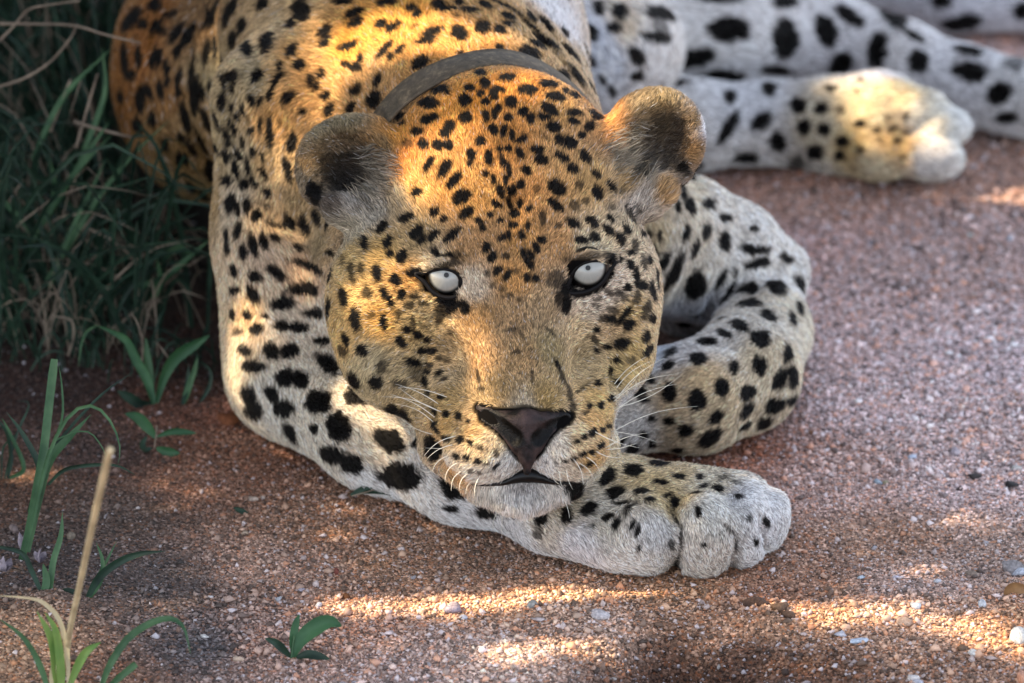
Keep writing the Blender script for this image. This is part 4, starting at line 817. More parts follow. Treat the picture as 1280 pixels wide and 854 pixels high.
# loose grains lying on it: real little stones
def attr_mat(name, rough=.7, spec=.4, bump=0):
    m, n, N, L, b = mat(name)
    at = N.new('ShaderNodeAttribute'); at.attribute_name = 'col'; L.new(at.outputs['Color'], b.inputs['Base Color'])
    b.inputs['Roughness'].default_value = rough; b.inputs['Specular IOR Level'].default_value = spec
    if bump:
        tc = N.new('ShaderNodeTexCoord'); nz = N.new('ShaderNodeTexNoise'); nz.inputs['Scale'].default_value = 350; nz.inputs['Detail'].default_value = 6
        L.new(tc.outputs['Object'], nz.inputs['Vector'])
        bp = N.new('ShaderNodeBump'); bp.inputs['Strength'].default_value = bump; bp.inputs['Distance'].default_value = .001; L.new(nz.outputs['Fac'], bp.inputs['Height']); L.new(bp.outputs[0], b.inputs['Normal'])
    return m
NG = int(GRAINN)
x = rng.uniform(-.42, .50, NG * 3); y = rng.uniform(-.30, 1.15, NG * 3)
pp_ = W2PX(np.stack([x, y, 0 * x], -1))
m_ = (pp_[:, 0] > -25) & (pp_[:, 0] < 1305) & (pp_[:, 1] > -10) & (pp_[:, 1] < 885)
leftsoil = (pp_[:, 0] < 330) & (pp_[:, 1] < 420); m_ &= ~(leftsoil & (rng.random(len(x)) < .85))
soil = (pp_[:, 0] < 240) & (rng.random(len(x)) < .55); m_ &= ~soil
x, y = x[m_], y[m_]
z = gh(x, y)
fld = field(PR, W2L(np.stack([x, y, z + .002], -1))) > .0015
x, y, z = x[fld][:NG], y[fld][:NG], z[fld][:NG]; ng = len(x); print('GRAINS', ng)
gpx = W2PX(np.stack([x, y, z], -1)); sz = np.clip(rng.lognormal(-.40, .50, ng), .35, 2.9) * .001 * np.where((gpx[:, 1] > 735) | ((gpx[:, 0] > 980) & (gpx[:, 1] < 600)), 1.3, 1.0)
oct_v = np.array([(1, 0, 0), (0, 1, 0), (-1, 0, 0), (0, -1, 0), (0, 0, 1), (0, 0, -1)], float)
oct_f = np.array([(0, 1, 4), (1, 2, 4), (2, 3, 4), (3, 0, 4), (1, 0, 5), (2, 1, 5), (3, 2, 5), (0, 3, 5)])
th = rng.uniform(0, 2 * PI, ng); ct, st_ = np.cos(th), np.sin(th)
sc3 = sz[:, None] * rng.uniform(.6, 1.25, (ng, 3)) * np.array([1, 1, .75])
vv = oct_v[None] * sc3[:, None] + rng.normal(size=(ng, 6, 3)) * (sz * .22)[:, None, None]
vx = vv[..., 0] * ct[:, None] - vv[..., 1] * st_[:, None]; vy = vv[..., 0] * st_[:, None] + vv[..., 1] * ct[:, None]
vv = np.stack([vx + x[:, None], vy + y[:, None], vv[..., 2] + (z + sz * .35)[:, None]], -1).reshape(-1, 3)
ff = (oct_f[None] + (np.arange(ng) * 6)[:, None, None]).reshape(-1, 3)
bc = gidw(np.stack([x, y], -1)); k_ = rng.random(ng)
gcl = bc * rng.uniform(.35, 1.75, ng)[:, None]
pl = (k_ > .84) & ((gpx[:, 0] > 330) | (rng.random(ng) < .3)); gcl[pl] = bc[pl] * .6 + np.array([.46, .43, .45]) * rng.uniform(.4, 1.0, pl.sum())[:, None]
og = (k_ > .74) & (k_ <= .84); gcl[og] = bc[og] * np.array([1.3, .98, .78])
dk_ = k_ < .14; gcl[dk_] = bc[dk_] * .28
mesh_g = mesh_obj('sand_grains', vv, ff, attr_mat('grain_stone', .65, .45), smooth=False, cols=np.repeat(np.clip(gcl, 0, .9), 6, 0))
tag(mesh_g, 'loose coarse sand grains strewn over the ground', 'sand', kind='stuff')
# ------------------------------------------------------------------ pebbles and bits on the sand
def ico():
    import bmesh
    b = bmesh.new(); bmesh.ops.create_icosphere(b, subdivisions=2, radius=1)
    v = np.array([q.co[:] for q in b.verts]); f = np.array([[q.index for q in g_.verts] for g_ in b.faces]); b.free(); return v, f
IV, IF = ico()
def stone(seed, sx, sy, sz, rough=.22):
    r = np.random.default_rng(seed); v = IV.copy()
    v = v * r.uniform(.75, 1.15, 3)
    for _ in range(11):                                  # chip flat facets off a ball
        n = r.normal(size=3); n /= np.linalg.norm(n); dlim = r.uniform(.42, .85); e = v @ n; v = v - np.outer(np.maximum(e - dlim, 0), n)
    v = v * (1.15 + rough * .7 * lump(v, 4.5, seed + 5)[:, None] + rough * .3 * lump(v, 11, seed + 6)[:, None])
    return v * np.array([sx, sy, sz])
SM = {}
def stone_mat(rgb):
    if rgb not in SM: SM[rgb] = simple('stone_%d' % (len(SM) + 1), tuple(c * .90 for c in rgb), .75, .3, .38, 420, .8, 900)
    return SM[rgb]
def pebble(px, py, w, h, rgb, label, group=None, seed=1, name='pebble', cat='pebble', rot=0):
    q = G(px, py + h * .35); zz = float(gh(q[0:1], q[1:2])[0])
    v = stone(seed, w * .5 * U, max(w * .36, h * .5) * U, h * .5 * U)
    o = mesh_obj(name, v, IF, stone_mat(rgb), smooth=False)
    o.location = (q[0], q[1], zz + h * .22 * U); o.rotation_euler = (0, 0, rot)
    return tag(o, label, cat, group)
PB = [(566, 756, 36, 16, (166, 152, 162), 'flat mauve stone at the edge of the sunlit strip of sand', 'stone'),
      (579, 770, 13, 9, (190, 190, 200), 'small round grey pebble touching the flat mauve stone', 'pebble'),
      (665, 756, 22, 10, (172, 168, 160), 'dull grey-green stone in the sunlit strip left of the big paw', 'stone'),
      (750, 768, 32, 13, (205, 195, 195), 'flat whitish stone in front of the paw', 'stone'),
      (672, 772, 16, 9, (200, 184, 180), 'pale pinkish stone below the sunlit strip', 'stone'),
      (316, 620, 15, 8, (200, 178, 160), 'beige stone chip between the seedling and the foreleg', 'pebble'),
      (329, 619, 8, 6, (190, 172, 158), 'small beige chip touching the larger beige stone chip', 'pebble'),
      (348, 731, 10, 9, (214, 216, 220), 'white angular pebble above the broad-leaved seedling', 'pebble'),
      (376, 724, 10, 7, (188, 178, 186), 'lilac pebble beside the white angular pebble', 'pebble'),
      (398, 742, 11, 8, (218, 216, 220), 'white round pebble right of the white angular one', 'pebble'),
      (298, 813, 17, 11, (216, 190, 168), 'cream stone lying on the dark soil left of the seedling', 'stone'),
      (255, 786, 13, 7, (226, 220, 214), 'bright white pebble lying alone on dark soil', 'pebble'),
      (263, 739, 9, 6, (210, 206, 208), 'tiny white pebble on the dark soil above the bright one', 'pebble'),
      (420, 702, 9, 11, (138, 78, 66), 'red-brown pebble standing in the brown sand', 'pebble'),
      (432, 735, 13, 9, (92, 56, 30), 'dark amber chip at the left end of the sunlit strip', 'pebble'),
      (306, 662, 13, 10, (186, 164, 142), 'tan lump of grit left of the leopard elbow hollow', 'pebble'),
      (427, 848, 22, 12, (200, 196, 204), 'pair-like white stone at the bottom edge of the sand', 'stone'),
      (460, 852, 14, 9, (206, 198, 208), 'lilac-white stone cut by the bottom edge', 'stone'),
      (1140, 572, 13, 7, (198, 206, 222), 'pale blue-white pebble right of the curled foreleg', 'pebble'),
      (1097, 600, 12, 9, (172, 186, 200), 'blue-grey pebble beside a greenish one', 'pebble'),
      (1107, 601, 10, 9, (158, 148, 122), 'olive-grey pebble touching the blue-grey one', 'pebble'),
      (1193, 567, 14, 13, (186, 174, 180), 'greyish pink stone above the dark pellets', 'stone'),
      (1270, 586, 14, 9, (204, 200, 196), 'whitish stone above the rough dark pellet', 'stone'),
      (1075, 797, 24, 9, (196, 206, 220), 'long bluish-white stone in the sunlit patch', 'stone'),
      (1050, 788, 16, 8, (204, 200, 206), 'pale stone left of the long bluish-white stone', 'stone'),
      (1144, 757, 15, 11, (210, 216, 220), 'blocky white stone above the sunlit patch', 'stone'),
      (1130, 776, 24, 12, (190, 160, 140), 'pinkish stone inside the sunlit patch', 'stone'),
      (1228, 756, 12, 14, (212, 214, 218), 'upright white stone left of the dry leaf', 'stone'),
      (1218, 808, 15, 10, (224, 220, 214), 'cream-white stone at the lower right', 'stone'),
      (1275, 786, 26, 25, (214, 212, 208), 'big round white stone at the right edge', 'stone'),
      (1140, 842, 18, 15, (220, 210, 204), 'white stone near the bottom right corner', 'stone'),
      (1149, 850, 16, 10, (202, 200, 208), 'grey-white stone under the white one at the bottom', 'stone'),
      (1172, 724, 10, 8, (206, 206, 212), 'small white pebble above the blocky white stone', 'pebble'),
      (1120, 720, 9, 7, (210, 202, 214), 'small lilac-white pebble beyond the paw', 'pebble'),
      (1077, 720, 9, 6, (196, 206, 216), 'tiny bluish pebble right of the paw', 'pebble'),
      (1215, 708, 18, 9, (150, 132, 118), 'grey-brown stone in the dark hollow', 'stone'),
      (1183, 713, 16, 10, (150, 122, 108), 'brown stone at the rim of the dark hollow', 'stone'),
      (1264, 692, 38, 20, (150, 142, 140), 'large rough grey stone at the right edge', 'stone'),
      (1276, 702, 24, 12, (200, 204, 214), 'pale stone in front of the large rough grey stone', 'stone'),
      (1276, 838, 14, 26, (206, 150, 122), 'salmon pink stone at the bottom right edge', 'stone'),
      (1262, 296, 12, 10, (196, 196, 204), 'blurred pale stone behind, near the right edge', 'stone'),
      (1212, 290, 12, 9, (196, 198, 192), 'blurred whitish stone beyond the hind foot', 'stone'),
      (1087, 300, 9, 8, (196, 190, 200), 'blurred pale pebble in front of the hind foot', 'pebble'),
      (90, 665, 14, 12, (142, 128, 112), 'grey-tan clod beside the tall grass stalk', 'pebble'),
      (18, 655, 14, 14, (128, 112, 108), 'grey stone behind the foot of the tall grass tuft', 'stone'),
      (1218, 594, 29, 8, (62, 56, 54), 'smooth dark oblong pellet on the pink sand', 'pellet'),
      (1264, 604, 27, 10, (46, 44, 44), 'rough black pellet near the right edge', 'pellet'),
      (1200, 608, 10, 8, (70, 56, 54), 'small dark crumb under the smooth pellet', 'crumb')]
for i, (a, b_, w_, h_, c_, lb, ct_) in enumerate(PB): pebble(a, b_, w_, h_, c_, lb, None, 100 + i, ct_, ct_, rng.uniform(-.4, .4))
pal = [(190, 184, 188), (180, 158, 150), (176, 140, 118), (150, 132, 126), (196, 186, 178), (140, 100, 78)]
k = 0
while k < 90:
    a, b_ = rng.uniform(330, 1280), rng.uniform(560, 854)
    if k > 60: a, b_ = rng.uniform(1010, 1280), rng.uniform(240, 560)
    q = G(a, b_)
    if field(PR, W2L(q[None]))[0] < .012: continue
    pebble(a, b_, rng.uniform(6, 11), rng.uniform(4, 7), pal[k % 6], 'little %s pebble %s' % (['pale grey', 'beige', 'tan', 'grey-brown', 'whitish', 'brown'][k % 6], 'on the pink sand right of the curled foreleg' if k > 60 else 'left of the paw in front of the foreleg' if a < 640 else 'near the front paw' if a < 1000 else 'on the sand right of the front paw'), 'small pebbles scattered on the sand', 300 + k, rot=rng.uniform(0, 3)); k += 1
# dark clods
for i, (a, b_, w_, h_, lb) in enumerate([(945, 748, 34, 13, 'dark brown clod in front of the paw, left of its neighbour'), (972, 757, 30, 16, 'crumbly brown clod right of the darker clod in front of the paw'),
        (985, 768, 20, 12, 'small brown clod nearest the viewer in front of the paw'), (360, 536, 60, 30, 'reddish clod of earth pushed up beside the foreleg'), (322, 540, 50, 18, 'flat earth clod at the leopard elbow'),
        (285, 528, 46, 14, 'rusty earth clod left of the elbow'), (382, 556, 26, 20, 'dark crumbling clod under the foreleg edge')]):
    pebble(a, b_, w_, h_, [(70, 50, 40), (104, 80, 62), (96, 72, 56), (112, 66, 44), (92, 62, 46), (130, 76, 46), (74, 50, 38)][i], lb, None, 500 + i, 'earth_clod', 'clod')
# ------------------------------------------------------------------ leaves and grass
def leaf_mat(name, rgb, rgb2, rough=.5):
    m, n, N, L, b = mat(name)
    tc = N.new('ShaderNodeTexCoord'); nz = N.new('ShaderNodeTexNoise'); nz.inputs['Scale'].default_value = 60; nz.inputs['Detail'].default_value = 5; L.new(tc.outputs['Object'], nz.inputs['Vector'])
    r = N.new('ShaderNodeValToRGB'); r.color_ramp.elements[0].position = .35; r.color_ramp.elements[1].position = .68
    r.color_ramp.elements[0].color = (*s2l(rgb), 1); r.color_ramp.elements[1].color = (*s2l(rgb2), 1); L.new(nz.outputs['Fac'], r.inputs[0])
    L.new(r.outputs[0], b.inputs['Base Color']); b.inputs['Roughness'].default_value = rough; b.inputs['Specular IOR Level'].default_value = .35
    tr = N.new('ShaderNodeBsdfTranslucent'); L.new(r.outputs[0], tr.inputs['Color']); mx = N.new('ShaderNodeMixShader'); mx.inputs[0].default_value = .3
    L.new(b.outputs[0], mx.inputs[1]); L.new(tr.outputs[0], mx.inputs[2]); L.new(mx.outputs[0], N['Material Output'].inputs['Surface'])
    return m
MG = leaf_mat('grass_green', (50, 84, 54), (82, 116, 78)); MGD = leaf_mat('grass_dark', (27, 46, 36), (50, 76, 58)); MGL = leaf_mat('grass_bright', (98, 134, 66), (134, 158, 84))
MDRY = leaf_mat('dry_straw', (188, 172, 138), (224, 208, 170), .7); MGREY = leaf_mat('dead_grass', (120, 106, 92), (172, 154, 134), .8)
MSEED = leaf_mat('seedling_green', (44, 84, 54), (68, 108, 70))
def ribbon(pts, wid, shape='blade', fold=.35, n=16, twist=0.0, tip=None):
    p = spline(pts, n); t = np.gradient(p, axis=0); t /= np.linalg.norm(t, axis=1)[:, None] + 1e-12
    s = np.linspace(0, 1, n)
    if shape == 'blade': wv = wid * np.minimum(1, .55 + s * 2) * np.clip(1 - s ** 3, .04, 1)
    elif shape == 'leaf': wv = wid * np.clip(np.sin(PI * np.clip(s * .94 + .05, 0, 1)) ** .75, .05, 1)
    elif shape == 'cut': wv = wid * np.minimum(1, .6 + s) * np.where(s > .97, .8, 1)
    else: wv = wid * np.ones(n)
    toc = CAMP - p; toc /= np.linalg.norm(toc, axis=1)[:, None]
    side = np.cross(t, toc); side /= np.linalg.norm(side, axis=1)[:, None] + 1e-12
    nrm = np.cross(side, t)
    a = twist + .25 * np.sin(3 * s + twist * 9); side2 = side * np.cos(a)[:, None] + nrm * np.sin(a)[:, None]; nrm2 = np.cross(side2, t)
    w2 = wv[:, None] * .5
    cols = [p + side2 * w2, p + side2 * w2 * .5 - nrm2 * w2 * fold * .7, p - nrm2 * w2 * fold, p - side2 * w2 * .5 - nrm2 * w2 * fold * .7, p - side2 * w2]
    v = np.stack(cols, 1).reshape(-1, 3); f = []
    for i in range(n - 1):
        for j in range(4): f.append([i * 5 + j, i * 5 + j + 1, (i + 1) * 5 + j + 1, (i + 1) * 5 + j])
    return v, f
def plant(name, base, label, cat, blades, material, group=None):
    "blades: (list of (px, py, lean towards viewer in units), width units, shape, material or None)"
    b0 = G(*base); dz = float(DH(base[0], base[1], 0)); root_ = empty(name, b0); tag(root_, label, cat, group)
    for (pts, wd, sh, mt) in blades:
        q = np.array([P(x_, y_, dz - (l_ if len(r_) == 0 else r_[0])) for (x_, y_, l_, *r_) in pts]); q = L2W(q)
        q[:, 2] = np.maximum(q[:, 2], .0)
        v, f = ribbon(q, wd * U, sh, twist=random.uniform(-.3, .3)) if sh != 'stem' else tube(spline(q, 18), wd * .5 * U * np.linspace(.8, 1, 18), 8)
        o = local(mesh_obj('blade' if sh != 'leaf' else 'leaf', v, f, mt or material, root_), b0)
    return root_
plant('grass_tuft', (28, 700), 'tall grass tuft with a broad upright blade and one blade arching over', 'grass tuft', [
    ([(26, 700, 0), (36, 660, 2), (46, 610, 5), (55, 560, 8), (62, 500, 10), (68, 449, 12)], 11, 'cut', None),
    ([(30, 700, 0), (42, 650, 6), (52, 600, 12), (66, 555, 18), (90, 516, 24), (118, 508, 30), (140, 530, 36), (150, 560, 40), (147, 582, 42)], 5.5, 'blade', None),
    ([(34, 690, 0), (48, 620, -4), (62, 575, -8), (88, 545, -12), (114, 518, -16)], 14, 'blade', None),
    ([(44, 640, 0), (66, 560, 4), (78, 520, 6), (77, 480, 6), (73, 455, 6)], 4, 'blade', MG),
    ([(40, 655, 0), (60, 565, -6), (82, 545, -10), (110, 540, -4), (128, 560, 4), (137, 585, 8)], 2.5, 'blade', None),
    ([(36, 640, 0), (50, 590, -4), (30, 545, -10), (8, 515, -12)], 9, 'blade', MGD),
    ([(60, 606, 0), (80, 588, 10), (110, 582, 20), (145, 582, 26), (170, 594, 30)], 6, 'blade', MGD),
    ([(40, 645, 0), (62, 570, -30), (120, 500, -34), (168, 464, -36)], 5, 'blade', MGD)], MG)
plant('grass_tuft', (8, 598), 'low grass tuft with narrow blades at the left edge', 'grass tuft', [
    ([(10, 600, 0), (14, 570, 3), (8, 540, 6), (-8, 520, 8)], 7, 'blade', None), ([(6, 600, 0), (16, 560, 2), (26, 530, 4), (38, 506, 6)], 4, 'blade', None),
    ([(12, 598, 0), (30, 585, 6), (14, 545, 10), (2, 522, 12)], 7, 'blade', MG), ([(2, 600, 0), (4, 560, 0), (22, 540, 0), (36, 505, 2), (20, 502, 4)], 3, 'blade', None)], MGD)
plant('grass_seedling', (194, 505), 'young grass plant with two broad spreading leaves near the foreleg', 'grass plant', [
    ([(193, 506, 0), (184, 475, 3), (170, 450, 6), (158, 426, 10), (140, 415, 14), (121, 407, 18)], 13, 'blade', None),
    ([(121, 407, 18), (107, 416, 20), (101, 435, 22), (98, 462, 24)], 3.5, 'blade', MG),
    ([(196, 506, 0), (204, 475, 3), (216, 452, 6), (232, 438, 9), (246, 430, 12), (262, 419, 14)], 17, 'leaf', None),
    ([(192, 505, 0), (188, 470, -2), (184, 445, -3), (182, 422, -4)], 10, 'leaf', MG),
    ([(190, 506, 0), (176, 506, 8), (160, 496, 14), (147, 489, 16)], 15, 'leaf', MGD),
    ([(228, 520, 0), (234, 490, 0), (243, 462, 0), (247, 445, 0)], 9, 'blade', MG),
    ([(228, 522, 0), (234, 480, -4), (236, 455, -4)], 7, 'blade', MGD),
    ([(249, 505, 0), (261, 484, 2), (263, 465, 4), (252, 451, 6)], 6, 'blade', MGD),
    ([(176, 470, -10), (178, 430, -12), (172, 405, -12), (165, 392, -12)], 3, 'blade', MGREY), ([(215, 455, -10), (205, 440, -10), (193, 425, -12)], 3, 'blade', MGREY)], MSEED)
plant('seedling', (193, 560), 'small seedling with drooping oval leaves below the young grass plant', 'seedling', [
    ([(195, 548, 0), (184, 534, 4), (172, 522, 8), (156, 517, 10)], 15, 'leaf', None), ([(196, 546, 0), (214, 540, 2), (230, 540, 4), (246, 542, 6)], 9, 'leaf', None),
    ([(195, 562, 0), (204, 569, 6), (214, 575, 8), (225, 578, 10)], 13, 'leaf', None), ([(190, 562, 0), (182, 562, 4), (178, 555, 6), (184, 545, 6)], 9, 'leaf', MGD), ([(193, 565, 0), (195, 545, 1), (196, 532, 2)], 2, 'stem', MGREY)], MSEED)
plant('grass_tuft', (62, 750), 'mid-height grass tuft with a blade reaching far right, left of the straw', 'grass tuft', [
    ([(56, 750, 0), (40, 715, 6), (28, 692, 12), (0, 684, 18), (-14, 682, 20)], 7, 'blade', MGD), ([(62, 750, 0), (66, 705, 2), (76, 670, 4), (78, 640, 6)], 9, 'blade', None),
    ([(108, 752, 0), (124, 722, 6), (150, 702, 12), (178, 692, 18), (207, 689, 22)], 11, 'blade', MGD), ([(112, 752, 0), (122, 722, 0), (134, 700, 0), (146, 676, 0)], 5, 'blade', None),
    ([(110, 752, 0), (126, 725, 2), (128, 700, 4), (120, 678, 6)], 7, 'blade', None), ([(50, 752, 0), (58, 728, 2), (54, 705, 2)], 10, 'leaf', None), ([(66, 752, 0), (82, 742, 8), (100, 742, 12)], 14, 'leaf', MGD),
    ([(46, 756, 0), (48, 750, 10), (30, 765, 16), (18, 785, 20)], 12, 'blade', MGD)], MG)
plant('grass_tuft', (78, 866), 'bright yellow-green grass tuft at the bottom left with an arching blade', 'grass tuft', [
    ([(74, 868, 0), (70, 830, 10), (64, 798, 18), (46, 764, 26)], 15, 'blade', None), ([(76, 868, 0), (76, 835, 12), (70, 790, 24), (56, 765, 30)], 12, 'blade', MGL),
    ([(86, 868, 0), (84, 815, 12), (74, 775, 22), (56, 755, 30), (38, 748, 34), (-10, 744, 40)], 7, 'blade', MDRY), ([(62, 868, 0), (48, 828, 14), (28, 796, 24), (-6, 770, 32)], 8, 'blade', MG),
    ([(84, 868, 0), (96, 835, 10), (108, 815, 18), (126, 803, 24)], 11, 'leaf', MGL), ([(124, 868, 0), (136, 834, 14), (158, 800, 26), (186, 780, 34), (212, 773, 40), (230, 785, 44), (238, 818, 46)], 10, 'blade', MG),
    ([(134, 862, 0), (146, 850, 10), (158, 840, 18), (170, 830, 22)], 9, 'cut', MG), ([(68, 868, 0), (66, 840, 6), (74, 800, 12)], 9, 'blade', MDRY)], MGL)
plant('dry_straw', (84, 836), 'thick pale dry straw standing up blurred in the foreground', 'straw', [
    ([(82, 838, 0), (87, 790, 110), (100, 730, 240), (117, 650, 430), (133, 580, 600), (138, 562, 640)], 9, 'stem', None)], MDRY)
plant('seedling', (368, 822), 'lone broad-leaved seedling on the sand at the bottom', 'seedling', [
    ([(366, 822, 0), (376, 800, 4), (394, 784, 8), (412, 777, 10), (427, 783, 12)], 21, 'leaf', None), ([(364, 822, 0), (354, 812, 8), (344, 803, 12), (331, 798, 14)], 11, 'leaf', MGD),
    ([(366, 822, 0), (366, 800, 0), (370, 780, 2), (374, 768, 2)], 10, 'leaf', None), ([(370, 822, 0), (384, 818, 8), (398, 820, 12), (412, 824, 14)], 12, 'leaf', MGD), ([(364, 828, 0), (366, 808, 1), (368, 795, 2)], 3, 'stem', MG)], MSEED)
plant('fallen_leaf', (470, 622), 'torn green leaf lying against the white underside of the foreleg', 'leaf', [
    ([(438, 619, 22), (456, 612, 30), (472, 611, 36), (492, 615, 38), (509, 624, 34)], 14, 'leaf', None), ([(452, 615, 30), (468, 606, 40), (478, 608, 42)], 7, 'leaf', None), ([(476, 611, 36), (492, 607, 42), (500, 613, 42)], 7, 'leaf', None), ([(440, 620, 24), (455, 616, 30), (468, 612, 36)], 2, 'stem', MGREY)], MGD)
plant('sprig', (300, 640), 'tiny green sprig flat on the sand left of the foreleg', 'sprig', [
    ([(292, 635, 2), (300, 637, 4), (312, 642, 4)], 5, 'leaf', None), ([(294, 638, 2), (304, 641, 4), (310, 640, 4)], 4, 'leaf', None)], MGD)
plant('dry_leaf', (1268, 746), 'curled brown dry leaf at the right edge', 'leaf', [
    ([(1256, 744, 0), (1264, 736, 8), (1276, 736, 12), (1292, 740, 12)], 15, 'leaf', None)], leaf_mat('leaf_brown', (120, 88, 58), (168, 130, 88), .6))
# withered flowers by the tuft
MPET = simple('withered_petal', (136, 126, 134), .7, .3, .35, 300, .4, 900)
for i, (a, b_, w_, h_, lb) in enumerate([(30, 680, 20, 32, 'withered lilac flower head at the foot of the tall grass tuft'), (50, 696, 20, 18, 'pale shrivelled flower right of the taller lilac one'), (6, 706, 26, 20, 'shrivelled lilac flower at the left edge')]):
    t_ = empty('withered_flower', G(a, b_ + h_ * .4)); tag(t_, lb, 'flower')
    for k in range(5):
        aa = k * 1.26 + i; r_ = w_ * .35; c_ = (a + math.cos(aa) * r_, b_ + math.sin(aa) * h_ * .25)
        dz = float(DH(a, b_ + h_ * .4, 0))
        q = L2W(P([a, (a + c_[0]) / 2, c_[0]], [b_ + h_ * .4, b_, c_[1] - h_ * .3], [dz, dz - 6 - 3 * math.cos(aa), dz - 8 + 5 * math.sin(aa)])); q[:, 2] = np.maximum(q[:, 2], 0)
        v, f = ribbon(q, w_ * .5 * U, 'leaf', .8, 9, aa); local(mesh_obj('petal', v, f, MPET, t_), t_.location)
# dry stalks in the shade
for (pts, wd, lb) in [
    ([(-10, 60), (16, 34), (36, 12), (64, 6), (100, 1)], 4, 'long dry stalk bending over at the top left corner'), ([(-10, 30), (40, 30), (92, 32), (130, 43), (176, 54)], 4.5, 'pale dry stalk lying level in front of the leopard flank'),
    ([(-6, 110), (30, 98), (62, 78), (88, 48), (96, 30)], 4, 'dry stalk rising steeply to meet the level stalk'), ([(95, 185), (108, 140), (122, 92)], 5, 'upright grey stalk against the dark flank'),
    ([(62, 165), (72, 140), (88, 100)], 5, 'short slanting grey stalk left of the upright stalk'), ([(92, 152), (125, 162), (166, 172)], 6, 'thick whitish stalk end near the leopard belly'),
    ([(62, 342), (85, 312), (105, 284), (118, 268)], 4.5, 'straight dry stalk slanting up in the dark grass'), ([(96, 280), (130, 295), (155, 312), (172, 332)], 4, 'dry stalk arching down right in the dark grass'),
    ([(10, 255), (20, 238), (30, 225)], 4, 'short straight dry stalk low at the left edge'), ([(140, 412), (155, 400), (166, 394)], 5, 'short grey stalk behind the young grass plant'), ([(85, 445), (92, 420), (88, 400), (62, 395)], 4, 'curled dead stalk behind the tall grass tuft')]:
    q = np.array([L2W(P(x_, y_, 0)) for x_, y_ in pts]); a, b_ = pts[0]; dz = float(DH(a, max(max(p[1] for p in pts) + 8, 425), 0)) - 30
    t_ = L2W(P([p[0] for p in pts], [p[1] for p in pts], [dz - 6 * k for k in range(len(pts))])); q0 = t_[0]
    v, f = tube(spline(t_, 18), wd * .5 * U * np.linspace(1, .6, 18), 6); o = mesh_obj('dry_stalk', v, f, MGREY); tag(o, lb, 'stalk')
# the bank of dark grass
def grass_mass(name, spots, n, hgt, mt, label, seed, wd=(2.5, 6)):
    r = np.random.default_rng(seed); V = []; F = []; o_ = 0
    while n > 0:
        x0, y0, x1, y1 = spots[r.integers(len(spots))]; a, b_ = r.uniform(x0, x1), r.uniform(y0, y1); q = G(a, b_)
        n -= 1
        hh = r.uniform(*hgt); az = r.uniform(0, 2 * PI); ln = r.uniform(.1, 1.3) * hh; dr_ = np.array([math.cos(az) * ln, math.sin(az) * ln * .6, 0])
        p0 = q; p1 = q + dr_ * .25 + [0, 0, hh * .5]; p2 = q + dr_ * .7 + [0, 0, hh * .85]; p3 = q + dr_ * 1.2 + [0, 0, hh * r.uniform(.6, 1.0)]
        pts = np.array([p0, p1, p2, p3])
        if (field(PR, W2L(pts)) < .006).any(): continue
        v, f = ribbon(pts, r.uniform(*wd) * U * 1.1, 'blade', .3, 8, r.uniform(-.9, .9)); V.append(v); F.append(np.array(f) + o_); o_ += len(v)
    o = mesh_obj(name, np.vstack(V), np.vstack(F), mt); return tag(o, label, 'grass', kind='stuff')
bank = [(-70, 60, 130, 440), (-70, 60, 90, 440), (60, 200, 260, 420), (-60, 380, 200, 450), (-90, -60, 110, 200)]
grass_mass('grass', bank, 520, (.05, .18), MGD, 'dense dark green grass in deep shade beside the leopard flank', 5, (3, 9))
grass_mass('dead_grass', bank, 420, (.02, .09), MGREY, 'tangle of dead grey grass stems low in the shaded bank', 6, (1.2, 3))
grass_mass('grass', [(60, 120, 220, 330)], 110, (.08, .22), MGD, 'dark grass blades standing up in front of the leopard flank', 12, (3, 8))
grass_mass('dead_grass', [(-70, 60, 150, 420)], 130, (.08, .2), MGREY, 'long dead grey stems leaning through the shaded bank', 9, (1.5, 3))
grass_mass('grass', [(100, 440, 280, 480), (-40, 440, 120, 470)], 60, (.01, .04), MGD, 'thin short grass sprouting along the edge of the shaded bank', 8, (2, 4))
BL = [([(58, 350), (90, 300), (128, 240), (170, 190), (212, 150)], 7), ([(62, 360), (80, 310), (108, 250), (132, 200)], 8), ([(66, 262), (68, 230), (62, 198)], 7), ([(40, 300), (78, 240), (110, 190), (138, 150)], 9),
      ([(36, 312), (62, 262), (96, 214), (140, 168)], 8), ([(0, 248), (20, 268), (40, 296)], 7), ([(125, 280), (160, 262), (200, 242), (240, 236)], 4), ([(70, 340), (100, 332), (128, 330)], 6), ([(96, 345), (102, 370), (112, 380)], 5),
      ([(160, 360), (200, 350), (240, 318), (262, 300)], 9), ([(205, 320), (222, 310), (240, 318)], 12), ([(8, 330), (30, 350), (42, 372)], 7), ([(190, 376), (200, 350), (196, 322)], 8), ([(40, 200), (80, 120), (140, 60)], 8), ([(100, 200), (130, 120), (128, 60)], 8), ([(180, 262), (190, 300), (180, 330)], 5)]
t_ = empty('grass_tuft', G(70, 380)); tag(t_, 'large loose grass clump with long slanting blades in the shaded bank', 'grass tuft')
for pts, wd in BL:
    ym = max(p[1] for p in pts); dz = float(DH(pts[0][0], 430, 0)) - 20
    q = L2W(P([p[0] for p in pts], [p[1] for p in pts], [dz - 10 * k for k in range(len(pts))]))
    v, f = ribbon(q, wd * U * 1.1, 'blade'); local(mesh_obj('blade', v, f, MG if wd > 6 else MGD, t_), t_.location)
